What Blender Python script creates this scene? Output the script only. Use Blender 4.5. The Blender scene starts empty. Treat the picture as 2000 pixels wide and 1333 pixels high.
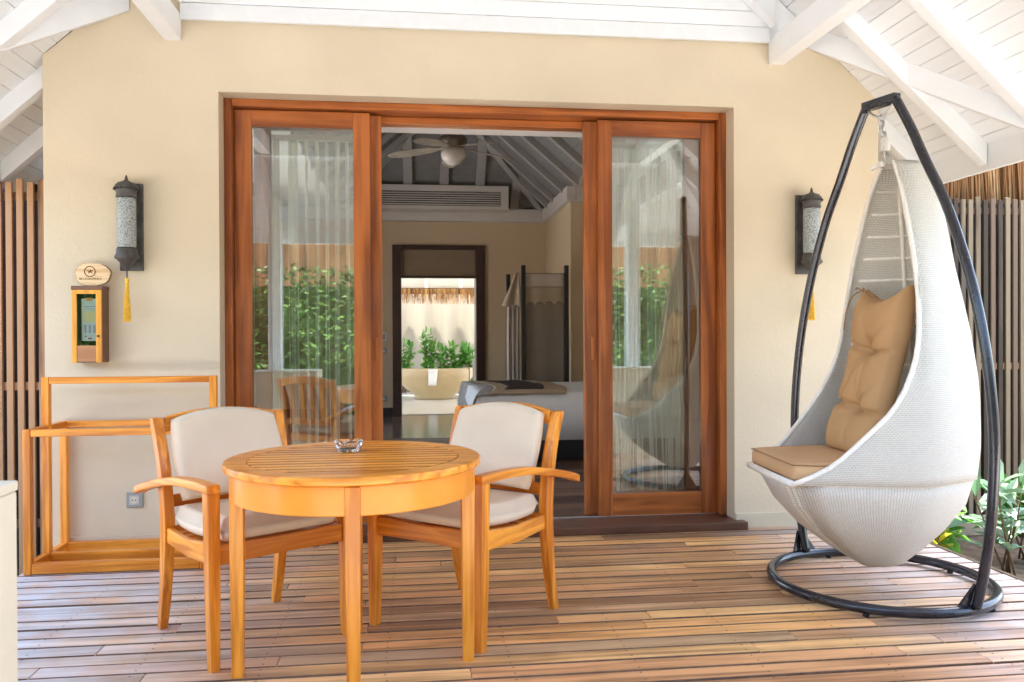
import bpy, bmesh, math, random
from mathutils import Vector, Matrix, noise
S=bpy.context.scene; COL=S.collection
R=math.radians; PI=math.pi
random.seed(7)
# ------------------------------------------------------------------ camera, sky, sun, exposure
yaw,pitch,roll=R(6.9),R(-.38),R(.245)
cam=bpy.data.cameras.new('camera'); camo=bpy.data.objects.new('camera',cam); COL.objects.link(camo)
fw=Vector((math.sin(yaw)*math.cos(pitch),math.cos(yaw)*math.cos(pitch),math.sin(pitch)))
r0=Vector((math.cos(yaw),-math.sin(yaw),0)); u0=r0.cross(fw)
rr=r0*math.cos(roll)-u0*math.sin(roll); uu=u0*math.cos(roll)+r0*math.sin(roll)
m=Matrix((rr,uu,-fw)).transposed().to_4x4(); m.translation=Vector((0,0,1.2)); camo.matrix_world=m
cam.sensor_width=36; cam.lens=28.8; cam.clip_start=.02; cam.clip_end=400
cam.dof.use_dof=True; cam.dof.focus_distance=4.6; cam.dof.aperture_fstop=5.0
S.camera=camo
W=bpy.data.worlds.new('World'); S.world=W; W.use_nodes=True
nt=W.node_tree; sky=nt.nodes.new('ShaderNodeTexSky'); sky.sky_type='NISHITA'; sky.sun_disc=False
SEL,SAZ=R(62),R(20)
sky.sun_elevation=SEL; sky.sun_rotation=SAZ; sky.dust_density=2.5; sky.ozone_density=.4
bg=nt.nodes['Background']; nt.links.new(sky.outputs[0],bg.inputs[0]); bg.inputs[1].default_value=.15
sl=bpy.data.lights.new('sun','SUN'); sl.energy=3.6; sl.angle=R(.5); sl.color=(1,.97,.92)
so=bpy.data.objects.new('sun',sl); COL.objects.link(so)
tos=Vector((math.sin(SAZ)*math.cos(SEL),math.cos(SAZ)*math.cos(SEL),math.sin(SEL)))
so.rotation_euler=(-tos).to_track_quat('-Z','Y').to_euler(); so.location=(0,0,20)
S.view_settings.view_transform='Standard'; S.view_settings.look='None'; S.view_settings.gamma=1
S.view_settings.use_curve_mapping=False; S.view_settings.exposure=3.02
try:
    S.cycles.max_bounces=14; S.cycles.diffuse_bounces=7; S.cycles.transparent_max_bounces=24; S.cycles.glossy_bounces=5
    S.cycles.transmission_bounces=8; S.cycles.caustics_reflective=False; S.cycles.caustics_refractive=False
    S.cycles.sample_clamp_indirect=6
except Exception: pass
# ------------------------------------------------------------------ materials
def nodes(name):
    M=bpy.data.materials.new(name); M.use_nodes=True; t=M.node_tree
    return M,t,t.nodes['Principled BSDF'],t.nodes.new,t.links.new
def setb(b,rough=.5,spec=.5,metal=0):
    b.inputs['Roughness'].default_value=rough; b.inputs['Specular IOR Level'].default_value=spec; b.inputs['Metallic'].default_value=metal
def ramp(t,cols):
    r=t.nodes.new('ShaderNodeValToRGB'); e=r.color_ramp.elements
    while len(e)<len(cols): e.new(.5)
    for i,(p,c) in enumerate(cols): e[i].position=p; e[i].color=(*c,1)
    return r
def plain(name,c,rough=.6,spec=.4,metal=0,var=.06,scale=6,bump=.0,bscale=60):
    M,t,b,N,L=nodes(name); setb(b,rough,spec,metal)
    tc=N('ShaderNodeTexCoord'); n=N('ShaderNodeTexNoise'); n.inputs['Scale'].default_value=scale; n.inputs['Detail'].default_value=5
    L(tc.outputs['Object'],n.inputs['Vector'])
    r=ramp(t,[(.3,[x*(1-var) for x in c]),(.7,[min(1,x*(1+var)) for x in c])]); L(n.outputs[0],r.inputs[0]); L(r.outputs[0],b.inputs['Base Color'])
    if bump:
        n2=N('ShaderNodeTexNoise'); n2.inputs['Scale'].default_value=bscale; n2.inputs['Detail'].default_value=6; L(tc.outputs['Object'],n2.inputs['Vector'])
        bp=N('ShaderNodeBump'); bp.inputs['Strength'].default_value=bump; bp.inputs['Distance'].default_value=.01
        L(n2.outputs[0],bp.inputs['Height']); L(bp.outputs[0],b.inputs['Normal'])
    return M
def wood(name,dark,light,axis='X',scale=1.0,rough=.45,spec=.4,rand=.25,bump=.08,attr=False):
    """grain runs along axis of the object's own coordinates; per-piece tint from Object Info random"""
    M,t,b,N,L=nodes(name); setb(b,rough,spec)
    tc=N('ShaderNodeTexCoord'); oi=N('ShaderNodeObjectInfo'); mp=N('ShaderNodeMapping')
    s={'X':(1.2,22,22),'Y':(22,1.2,22),'Z':(22,22,1.2)}[axis]; mp.inputs['Scale'].default_value=[v*scale for v in s]
    ad=N('ShaderNodeVectorMath'); ad.operation='ADD'; mu=N('ShaderNodeMath'); mu.operation='MULTIPLY'; mu.inputs[1].default_value=37
    L(oi.outputs['Random'],mu.inputs[0]); L(tc.outputs['Object'],ad.inputs[0]); L(mu.outputs[0],ad.inputs[1]); L(ad.outputs[0],mp.inputs['Vector'])
    n=N('ShaderNodeTexNoise'); n.inputs['Scale'].default_value=1; n.inputs['Detail'].default_value=6; n.inputs['Distortion'].default_value=.6; L(mp.outputs[0],n.inputs['Vector'])
    n3=N('ShaderNodeTexNoise'); n3.inputs['Scale'].default_value=3.5; n3.inputs['Detail'].default_value=3; L(ad.outputs[0],n3.inputs['Vector'])
    ma=N('ShaderNodeMath'); ma.operation='ADD'; m2=N('ShaderNodeMath'); m2.operation='MULTIPLY_ADD'; m2.inputs[1].default_value=.28
    L(n3.outputs[0],m2.inputs[0]); m2.inputs[2].default_value=-.14; L(n.outputs[0],ma.inputs[0]); L(m2.outputs[0],ma.inputs[1])
    m3=N('ShaderNodeMath'); m3.operation='MULTIPLY_ADD'; m3.inputs[1].default_value=rand; m3.inputs[2].default_value=-rand/2
    L(oi.outputs['Random'],m3.inputs[0]); m4=N('ShaderNodeMath'); m4.operation='ADD'; L(ma.outputs[0],m4.inputs[0]); L(m3.outputs[0],m4.inputs[1])
    r=ramp(t,[(.37,dark),(.63,light)]); L(m4.outputs[0],r.inputs[0]); L(r.outputs[0],b.inputs['Base Color'])
    bp=N('ShaderNodeBump'); bp.inputs['Strength'].default_value=bump; bp.inputs['Distance'].default_value=.01; L(n.outputs[0],bp.inputs['Height']); L(bp.outputs[0],b.inputs['Normal'])
    if attr:   # deck board: its own stain colour (object colour) and sun-bleached grey where rain reaches plus painted-in sky glare, near both ends of the deck
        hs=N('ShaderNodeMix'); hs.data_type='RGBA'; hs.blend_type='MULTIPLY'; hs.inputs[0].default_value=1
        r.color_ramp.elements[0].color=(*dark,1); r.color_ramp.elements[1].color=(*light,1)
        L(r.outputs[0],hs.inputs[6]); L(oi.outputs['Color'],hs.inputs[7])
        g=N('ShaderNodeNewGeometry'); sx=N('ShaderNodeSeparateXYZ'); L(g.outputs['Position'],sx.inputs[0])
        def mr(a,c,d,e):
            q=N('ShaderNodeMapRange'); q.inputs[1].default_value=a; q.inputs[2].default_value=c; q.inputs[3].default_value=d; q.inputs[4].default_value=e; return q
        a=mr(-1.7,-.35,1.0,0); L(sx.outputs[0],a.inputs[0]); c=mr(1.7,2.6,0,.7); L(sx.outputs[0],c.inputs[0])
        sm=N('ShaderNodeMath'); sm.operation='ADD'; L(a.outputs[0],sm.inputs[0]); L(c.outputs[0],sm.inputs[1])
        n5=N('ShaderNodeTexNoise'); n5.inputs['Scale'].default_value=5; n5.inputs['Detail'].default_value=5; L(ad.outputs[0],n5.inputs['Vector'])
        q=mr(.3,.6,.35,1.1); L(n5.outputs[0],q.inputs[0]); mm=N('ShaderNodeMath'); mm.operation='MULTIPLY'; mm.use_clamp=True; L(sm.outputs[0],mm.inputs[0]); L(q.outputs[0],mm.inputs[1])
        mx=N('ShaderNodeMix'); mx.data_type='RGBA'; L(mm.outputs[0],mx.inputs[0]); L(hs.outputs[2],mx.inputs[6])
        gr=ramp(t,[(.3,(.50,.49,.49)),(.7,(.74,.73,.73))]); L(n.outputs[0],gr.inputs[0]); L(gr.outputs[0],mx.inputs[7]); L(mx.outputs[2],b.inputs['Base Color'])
    return M
TEAK_D,TEAK_L=(.58,.165,.010),(.93,.365,.042)
teak={a:wood('oiled_teak_'+a,TEAK_D,TEAK_L,a,1.6,.30,.45,.22,.07) for a in 'XYZ'}
door_w={a:wood('door_timber_'+a,(.235,.062,.014),(.50,.155,.035),a,.8,.3,.5,.12,.05) for a in 'XZ'}
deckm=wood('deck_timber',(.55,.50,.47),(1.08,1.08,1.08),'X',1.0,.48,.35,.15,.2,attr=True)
darkstep=plain('dark_stained_threshold',(.115,.05,.03),.35,.5,var=.2,scale=4)
slatm=wood('weathered_slat_timber',(.16,.085,.05),(.48,.27,.14),'Z',.6,.6,.3,.75,.15)
slatd=wood('dark_weathered_slat',(.06,.042,.025),(.19,.125,.075),'Z',.6,.65,.3,.6,.15)
slatg=wood('grey_weathered_timber',(.12,.09,.055),(.29,.215,.125),'Z',.6,.65,.3,.5,.15)
plaster=plain('cream_plaster',(.68,.585,.43),.85,.15,var=.055,scale=1.7,bump=.25,bscale=45)
plaster_in=plain('interior_plaster',(.62,.49,.33),.85,.15,var=.03,scale=1.2)
white=plain('white_painted_timber',(.83,.85,.865),.5,.35,var=.025,scale=5,bump=.03,bscale=40)
whitebd=wood('white_painted_boards',(.79,.81,.825),(.84,.86,.875),'Y',.5,.5,.3,.5,.03)
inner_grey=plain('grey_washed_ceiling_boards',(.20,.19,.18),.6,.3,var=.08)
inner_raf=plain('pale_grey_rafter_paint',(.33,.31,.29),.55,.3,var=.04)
inner_white=plain('interior_white_paint',(.62,.58,.54),.55,.3,var=.03)
black_metal=plain('black_powder_coated_steel',(.018,.019,.026),.2,.65,var=.3,scale=14,bump=.05,bscale=90)
gal=plain('galvanised_steel',(.62,.62,.60),.32,.5,metal=.85,var=.15,scale=30)
iron=plain('aged_iron',(.085,.08,.075),.5,.4,metal=.3,var=.35,scale=25,bump=.15,bscale=120)
cushion_c=plain('cream_cushion_canvas',(.74,.60,.445),.9,.15,var=.04,scale=5,bump=.35,bscale=11)
cushion_b=plain('top_lit_tan_canvas',(.60,.375,.20),.85,.2,var=.05,scale=3,bump=.06,bscale=400)  # seat copy of the tan canvas, top light painted in as a lighter tone
cushion_d=plain('shaded_tan_canvas',(.50,.295,.14),.85,.2,var=.06,scale=3,bump=.25,bscale=14)  # back copy of the same canvas, darkened to paint its shade
piping_b=plain('tan_piping',(.36,.20,.09),.8,.2)
yellow=plain('yellow_silk_thread',(.90,.56,.07),.6,.3,var=.15,scale=60)
soil=plain('garden_soil',(.16,.115,.075),.95,.1,var=.4,scale=14,bump=.6,bscale=30)
sand=plain('white_sand',(.62,.62,.60),.95,.1,var=.08,scale=8,bump=.3,bscale=60)
stone=plain('tan_stone_kerb',(.46,.36,.24),.85,.2,var=.2,scale=9,bump=.2)
tile=plain('pale_bathroom_tile',(.62,.57,.47),.18,.5,var=.06,scale=2)
tubm=plain('cream_bath_enamel',(.46,.345,.185),.3,.5,var=.03)
blackm=plain('black_lacquer',(.012,.011,.012),.35,.5)
dkwood=plain('dark_brown_joinery',(.055,.022,.016),.35,.5,var=.2,scale=5)
linen=plain('white_bed_linen',(.80,.80,.79),.9,.1,var=.03,bump=.08,bscale=9)
drape=plain('cream_drape_cloth',(.55,.48,.42),.9,.1,var=.04)
taupe=plain('taupe_panel_cloth',(.27,.225,.18),.9,.1,var=.05)
runner_d=plain('dark_brown_runner_cloth',(.045,.032,.026),.8,.2,var=.2)
runner_t=plain('tan_runner_cloth',(.44,.33,.21),.85,.2,var=.06)
runner_g=plain('grey_quilt_cloth',(.38,.35,.32),.85,.2,var=.15,scale=18,bump=.3,bscale=25)
fanm=plain('antique_bronze',(.16,.13,.09),.4,.5,metal=.5,var=.25,scale=20)
bladem=plain('pale_fan_blade_wood',(.27,.23,.18),.5,.3,var=.2,scale=12)
greym=plain('grey_plastic_plate',(.30,.32,.30),.4,.5,var=.05)
offw=plain('off_white_plastic',(.72,.70,.64),.4,.5,var=.04)
string_m=plain('sage_cream_string',(.88,.87,.76),.8,.2,var=.1,scale=20)
reed=wood('dry_reed',(.30,.14,.05),(.72,.45,.20),'Z',.5,.8,.15,.5,.2)
bark=plain('brown_stem',(.14,.09,.05),.9,.1)
flw=wood('dark_parquet',(.05,.022,.014),(.17,.085,.05),'X',.8,.5,.35,.6,.05)
flg=wood('polished_parquet',(.10,.07,.055),(.17,.13,.11),'X',.8,.16,.6,.4,.02)
def leafmat(name,c1,c2,c3=None):
    M,t,b,N,L=nodes(name); setb(b,.42,.4)
    g=N('ShaderNodeNewGeometry'); r=ramp(t,[(0,c1),(.55,c2),(1,c3 or c2)]); L(g.outputs['Random Per Island'],r.inputs[0]); L(r.outputs[0],b.inputs['Base Color'])
    tr=N('ShaderNodeBsdfTranslucent'); L(r.outputs[0],tr.inputs[0]); mx=N('ShaderNodeMixShader'); mx.inputs[0].default_value=.3
    L(b.outputs[0],mx.inputs[1]); L(tr.outputs[0],mx.inputs[2]); L(mx.outputs[0],t.nodes['Material Output'].inputs[0]); return M
hedge_m=leafmat('hedge_leaves',(.010,.030,.007),(.030,.085,.014),(.13,.22,.05))
leaf_g=leafmat('bright_green_leaves',(.05,.20,.03),(.14,.36,.06),(.22,.45,.10))
leaf_y=leafmat('yellow_variegated_leaves',(.45,.42,.03),(.60,.52,.06),(.2,.3,.04))
leaf_b=leafmat('blue_green_leaves',(.12,.25,.13),(.30,.42,.30),(.45,.53,.46))
def glass_mat(name,refl,tint=(.86,.90,.87)):
    M,t,b,N,L=nodes(name); t.nodes.remove(b)
    tr=N('ShaderNodeBsdfTransparent'); tr.inputs[0].default_value=(*tint,1); gl=N('ShaderNodeBsdfGlossy'); gl.inputs['Roughness'].default_value=.004; gl.inputs[0].default_value=(.93,.96,.94,1)
    fr=N('ShaderNodeFresnel'); fr.inputs[0].default_value=1.5; ad=N('ShaderNodeMath'); ad.operation='ADD'; ad.use_clamp=True; ad.inputs[1].default_value=refl
    L(fr.outputs[0],ad.inputs[0]); mx=N('ShaderNodeMixShader'); L(ad.outputs[0],mx.inputs[0]); L(tr.outputs[0],mx.inputs[1]); L(gl.outputs[0],mx.inputs[2])
    L(mx.outputs[0],t.nodes['Material Output'].inputs[0]); return M
pane_m=glass_mat('coated_door_glass',.14,(.96,.985,.97))
boxglass=glass_mat('thin_box_glass',.03,(.97,.98,.97))
def crystal():
    M,t,b,N,L=nodes('clear_crystal_glass'); setb(b,.03,.5); b.inputs['Base Color'].default_value=(.97,.98,.98,1); b.inputs['Transmission Weight'].default_value=1; b.inputs['IOR'].default_value=1.5
    return M
crystal_m=crystal()
def seeded():
    M,t,b,N,L=nodes('seeded_lantern_glass'); setb(b,.25,.5)
    tc=N('ShaderNodeTexCoord'); v=N('ShaderNodeTexNoise'); v.inputs['Scale'].default_value=140; v.inputs['Detail'].default_value=4; L(tc.outputs['Object'],v.inputs['Vector'])
    r=ramp(t,[(.36,(.22,.24,.24)),(.52,(.48,.53,.53)),(.7,(.72,.75,.73))]); L(v.outputs[0],r.inputs[0]); L(r.outputs[0],b.inputs['Base Color'])
    b.inputs['Transmission Weight'].default_value=.25
    bp=N('ShaderNodeBump'); bp.inputs['Strength'].default_value=.6; bp.inputs['Distance'].default_value=.01; L(v.outputs[0],bp.inputs['Height']); L(bp.outputs[0],b.inputs['Normal'])
    return M
seed_m=seeded()
def translucent_cloth(name,c):
    M,t,b,N,L=nodes(name); setb(b,.9,.1); b.inputs['Base Color'].default_value=(*c,1)
    n=N('ShaderNodeTexNoise'); n.inputs['Scale'].default_value=3
    tr=N('ShaderNodeBsdfTranslucent'); tr.inputs[0].default_value=(*c,1); mx=N('ShaderNodeMixShader'); mx.inputs[0].default_value=.5
    L(b.outputs[0],mx.inputs[1]); L(tr.outputs[0],mx.inputs[2]); L(mx.outputs[0],t.nodes['Material Output'].inputs[0]); return M
curt_m=translucent_cloth('white_sunlit_cloth',(.56,.53,.46))
def weave(name,c,sc,depth=1.0):
    M,t,b,N,L=nodes(name); setb(b,.5,.35)
    uv=N('ShaderNodeUVMap'); br=N('ShaderNodeTexBrick'); br.inputs['Scale'].default_value=sc; br.inputs['Mortar Size'].default_value=.03; br.inputs['Mortar Smooth'].default_value=1.0
    br.inputs['Brick Width'].default_value=.30; br.inputs['Row Height'].default_value=.16; br.offset=.5; br.inputs['Bias'].default_value=0
    br.inputs['Color1'].default_value=(*c,1); br.inputs['Color2'].default_value=(c[0]*.95,c[1]*.94,c[2]*.92,1); br.inputs['Mortar'].default_value=(c[0]*.80,c[1]*.78,c[2]*.70,1)
    L(uv.outputs[0],br.inputs['Vector']); L(br.outputs['Color'],b.inputs['Base Color'])
    iv=N('ShaderNodeMath'); iv.operation='SUBTRACT'; iv.inputs[0].default_value=1; L(br.outputs['Fac'],iv.inputs[1])
    bp=N('ShaderNodeBump'); bp.inputs['Strength'].default_value=.8*depth; bp.inputs['Distance'].default_value=.006; L(iv.outputs[0],bp.inputs['Height']); L(bp.outputs[0],b.inputs['Normal'])
    return M
rattan=weave('white_woven_resin',(.89,.87,.80),4.6,1.3)
rattan_rim=plain('white_wrapped_resin',(.86,.83,.76),.5,.35,var=.05,scale=60,bump=.5,bscale=90)
# ------------------------------------------------------------------ object helpers
WO={}     # world origin of each object while everything is built unrotated
def tag(o,label=None,cat=None,group=None,kind=None):
    if label: o['label']=label
    if cat: o['category']=cat
    if group: o['group']=group
    if kind: o['kind']=kind
    return o
def thing(name,label,cat,loc=(0,0,0),group=None,kind=None):
    o=bpy.data.objects.new(name,None); o.empty_display_size=.1; COL.objects.link(o); o.location=loc; WO[o]=Vector(loc)
    return tag(o,label,cat,group,kind)
def mesh(name,V,F,mat,parent=None,smooth=False,bev=0,org=None,sub=0,kind=None,uv=None,seg=2,label=None,mi=None):
    V=[Vector(v) for v in V]
    if org is None:
        lo=Vector((min(v[i] for v in V) for i in range(3))); hi=Vector((max(v[i] for v in V) for i in range(3)))
        org=Vector(((lo.x+hi.x)/2,(lo.y+hi.y)/2,lo.z))
    org=Vector(org)
    me=bpy.data.meshes.new(name); me.from_pydata([v-org for v in V],[],F)
    for mm in (mat if isinstance(mat,list) else [mat]): me.materials.append(mm)
    if uv:
        l=me.uv_layers.new(name='UVMap')
        for p in me.polygons:
            for li in p.loop_indices: l.data[li].uv=uv[me.loops[li].vertex_index]
    if mi: me.polygons.foreach_set('material_index',list(mi))
    bm=bmesh.new(); bm.from_mesh(me)
    bmesh.ops.recalc_face_normals(bm,faces=bm.faces); bm.to_mesh(me); bm.free()
    if smooth: me.polygons.foreach_set('use_smooth',[True]*len(me.polygons))
    o=bpy.data.objects.new(name,me); COL.objects.link(o); WO[o]=org
    if parent: o.parent=parent; o.location=org-WO[parent]
    else: o.location=org
    if bev:
        b=o.modifiers.new('bevel','BEVEL'); b.width=bev; b.segments=seg; b.limit_method='ANGLE'; b.angle_limit=R(40)
        me.polygons.foreach_set('use_smooth',[True]*len(me.polygons))
        w=o.modifiers.new('wn','WEIGHTED_NORMAL'); w.keep_sharp=True
    if sub: s=o.modifiers.new('sub','SUBSURF'); s.levels=sub; s.render_levels=sub
    if kind: o['kind']=kind
    if label: o['label']=label
    return o
BF=[(0,3,2,1),(4,5,6,7),(0,1,5,4),(1,2,6,5),(2,3,7,6),(3,0,4,7)]
def bxv(x0,x1,y0,y1,z0,z1): return [(x0,y0,z0),(x1,y0,z0),(x1,y1,z0),(x0,y1,z0),(x0,y0,z1),(x1,y0,z1),(x1,y1,z1),(x0,y1,z1)]
def box(name,x0,x1,y0,y1,z0,z1,mat,parent=None,bev=0,**k): return mesh(name,bxv(x0,x1,y0,y1,z0,z1),BF,mat,parent,bev=bev,**k)
def boxes(L):
    V=[];F=[]
    for b in L:
        n=len(V); V+=bxv(*b); F+=[tuple(i+n for i in f) for f in BF]
    return V,F
def loft(secs,cap=True,closed=False):
    n=len(secs[0]); V=[p for s in secs for p in s]; F=[]
    m=len(secs)
    for i in range(m if closed else m-1):
        a=i*n; b=((i+1)%m)*n
        for j in range(n): F.append((a+j,a+(j+1)%n,b+(j+1)%n,b+j))
    if cap and not closed: F.append(tuple(range(n))[::-1]); F.append(tuple((m-1)*n+j for j in range(n)))
    return V,F
def tubev(path,r,n=10,closed=False,up=Vector((0,0,1))):
    P=[Vector(p) for p in path]; secs=[]; m=len(P)
    for i,p in enumerate(P):
        if closed: d=P[(i+1)%m]-P[i-1]
        else: d=P[min(i+1,m-1)]-P[max(i-1,0)]
        d.normalize(); a=d.cross(up)
        if a.length<.05: a=d.cross(Vector((1,0,0)))
        a.normalize(); b=a.cross(d); rad=r[i] if isinstance(r,(list,tuple)) else r
        secs.append([p+a*rad*math.cos(t*2*PI/n)+b*rad*math.sin(t*2*PI/n) for t in range(n)])
    return loft(secs,True,closed)
def tube(name,path,r,mat,parent=None,n=10,closed=False,up=Vector((0,0,1)),**k):
    V,F=tubev(path,r,n,closed,up); return mesh(name,V,F,mat,parent,smooth=True,**k)
def lathe(name,prof,c,mat,parent=None,n=28,**k):
    V,F=loft([[(c[0]+r*math.cos(t*2*PI/n),c[1]+r*math.sin(t*2*PI/n),c[2]+z) for t in range(n)] for r,z in prof],True)
    return mesh(name,V,F,mat,parent,smooth=True,**k)
def bar(name,secs,mat,parent=None,bev=.004,**k):
    """secs: (x,y,z,wx,wy[,wz]) rectangular sections; wx along X, second half-size along the plane given by ax"""
    V,F=loft(secs,True); return mesh(name,V,F,mat,parent,bev=bev,**k)
def hsec(x,y,z,hx,hy): return [(x-hx,y-hy,z),(x+hx,y-hy,z),(x+hx,y+hy,z),(x-hx,y+hy,z)]
def join(parts):
    V=[];F=[]
    for v,f in parts:
        n=len(V); V+=v; F+=[tuple(i+n for i in q) for q in f]
    return V,F
def copytree(o,parent=None):
    c=o.copy(); COL.objects.link(c); c.parent=parent; WO[c]=WO.get(o,Vector())
    for ch in list(o.children): copytree(ch,c)
    return c
def smoothpath(pts,k=6):
    P=[Vector(p) for p in pts]; out=[]
    for i in range(len(P)-1):
        p0=P[max(i-1,0)];p1=P[i];p2=P[i+1];p3=P[min(i+2,len(P)-1)]
        for j in range(k):
            t=j/k; out.append(.5*((2*p1)+(p2-p0)*t+(2*p0-5*p1+4*p2-p3)*t*t+(3*p1-p0-3*p2+p3)*t**3))
    out.append(P[-1]); return out
def interp(tab,z):
    if z<=tab[0][0]: return tab[0][1]
    for (a,b),(c,d) in zip(tab,tab[1:]):
        if z<=c: return b+(d-b)*(z-a)/(c-a)
    return tab[-1][1]
# ================================================================== SETTING
D=4.876; XL,XR=-2.05,2.93
def sheet(name,x0,x1,y0,y1,z,mat,n=1,**k):
    V=[(x0,y0,z),(x1,y0,z),(x1,y1,z),(x0,y1,z)]
    return mesh(name,V,[(0,1,2,3)],mat,**k)
tag(sheet('ground',-120,120,-120,120,-.36,soil),kind='structure')
tag(sheet('sand_path',-12,12,-2.45,1.3,-.30,sand),kind='structure')
tag(box('kerb',2.96,9,5.82,5.93,-.358,-.22,stone,bev=.01),kind='structure')
# ---- deck: boards as pieces
edgem=plain('grimy_gap_shade_edge',(.19,.11,.07),.9,.1,var=.3,scale=20)  # edge grime darkened further to paint the shade inside the board gaps
slat_edge=plain('gap_shade_slat_edge',(.34,.11,.010),.7,.2)  # darker side faces paint the shadow between the table slats
deck=thing('deck',None,None,(0,3,0)); tag(deck,kind='structure')
cols={'t':(.62,.40,.235),'l':(.80,.55,.32),'o':(.74,.44,.22),'b':(.44,.27,.18),'d':(.32,.20,.14),'g':(.47,.36,.28),'r':(.58,.33,.205),'p':(.66,.48,.37)}
pat=['tl','bo','lt','lr','dl','rb','ob','rt','gb','tg','bt','dr','gt','bl','ot','dg','lb','tr','rp','gl','bt','pr','lt','bd','tp','rg','go','lb','bt','rl']
rows=[]; y=3.357+.102*15
while y>1.35: rows.append(y); y-=.102
rows=[q for q in rows if q<4.96]
rnd=random.Random(11); nb=0
spec={ # seam row index from Y: hand-set joints (x, colour left, colour right)
}
def deckrow(y1):
    k=round((y1-3.357)/.102); w=.0945
    if   k== 8: return [(-.9,'p'),(1.4,'l'),(9,'l')]
    if k==12: return [(1.55,'d'),(9,'l')]
    if k==7: return [(-.6,'g'),(2.2,'r'),(9,'t')]
    if k==0: return [(-1.2,'g'),(.95,'o'),(9,'o')]
    if k==-1: return [(-.2,'g'),(1.9,'o'),(9,'t')]
    if k==1: return [(-1.6,'p'),(-.19,'l'),(.6,'b'),(1.0,'t'),(9,'l')]
    if k==-3: return [(-.95,'g'),(1.3,'l'),(2.05,'l'),(9,'r')]
    if k==-2: return [(-1.35,'g'),(-.5,'b'),(1.5,'g'),(9,'b')]
    if k==-4: return [(-1.3,'d'),(.2,'l'),(1.83,'r'),(9,'l')]
    if k==-5: return [(-.9,'p'),(-.4,'b'),(2.1,'r'),(9,'p')]
    if k==3: return [(-.3,'p'),(1.7,'b'),(9,'t')]
    if k==5: return [(-.5,'g'),(1.35,'r'),(9,'b')]
    segs=[];x=-2+rnd.uniform(.7,2.4); c='tttobbrrrpdlt'
    while x<2.5: segs.append((x,rnd.choice(c))); x+=rnd.uniform(1.5,3.2)
    segs.append((9,rnd.choice(c))); return segs
for y1 in rows:
    x=-1.985
    for xe,c in deckrow(y1):
        x2=min(xe,2.925)
        if x2-x<.02: continue
        ya=y1-.102+.0050; yb=min(y1-.0050,D-.004)
        if yb-ya<.02: continue
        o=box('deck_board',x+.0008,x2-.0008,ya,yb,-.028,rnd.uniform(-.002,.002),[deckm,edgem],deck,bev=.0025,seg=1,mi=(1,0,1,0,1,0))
        j=rnd.uniform(.9,1.1); cc=[1.36*(.68*q+.32*m_)**1.12 for q,m_ in zip(cols[c],(.57,.37,.245))]; o.color=(cc[0]*j,cc[1]*j*.90,cc[2]*j*.64,1); x=x2
        if x>=2.92: break
P=[]
for k in range(-14,16):
    yc=3.357+.102*k-.051
    if not (1.45<yc<4.84): continue
    for xj in [q*.45-1.9 for q in range(11)]:
        for dy in (-.026,.026):
            c=(xj+rnd.uniform(-.006,.006),yc+dy+rnd.uniform(-.003,.003)); P.append(([(c[0]+.0042*math.cos(a*PI/3),c[1]+.0042*math.sin(a*PI/3),.0032) for a in range(6)],[(0,1,2,3,4,5)]))
V,F=join(P); mesh('screw_heads',V,F,plain('dark_screw_heads',(.09,.06,.045),.5,.4,metal=.5),deck,kind='stuff')
box('edge_trim',2.93,2.955,1.3,4.87,-.30,.001,slatg,deck,bev=.002)
box('joist_box',-1.98,2.92,1.36,4.87,-.33,-.06,blackm,deck)
# ---- roof geometry helpers
PS=.9
def zbR(x): return 2.155+PS*(3.36-x)
def zbL(x): return 2.155+PS*(x+2.6)
RX=.38
roof=thing('porch_roof','white painted hipped porch roof of boards and rafters above the deck','roof',(RX,3,2.155))
TH=.02; OFF=.13; BW=.094
def boardside(sgn):
    nrm=Vector((sgn*PS,0,1)).normalized(); k=0
    dx=BW*math.cos(math.atan(PS))
    ex=3.36 if sgn>0 else -2.6
    i=0
    while True:
        xa=ex-sgn*i*dx; xb=ex-sgn*(i+1)*dx
        if (sgn>0 and xb<RX) or (sgn<0 and xb>RX): break
        zf=(zbR if sgn>0 else zbL)
        za=zf(xa)+OFF; zb=zf(xb)+OFF
        g=.0025*sgn
        hipa=1.55+abs(ex-xa); hipb=1.55+abs(ex-xb); y2=12.2
        V=[(xa-g,hipa,za+.0022),(xb+g,hipb,zb-.0022),(xb+g,y2,zb-.0022),(xa-g,y2,za+.0022)]
        V+=[(v[0],v[1],v[2]+TH) for v in V]
        # outside (beyond the house) the same boards go on over the side passage; inside the house they end at the wall
        if abs(xb-RX)< (XR-RX)-.15:
            V=[(v[0],min(v[1],D-.005),v[2]) for v in V]
        mesh('ceiling_board',V,BF,whitebd,roof)
        i+=1
boardside(1); boardside(-1)
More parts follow.
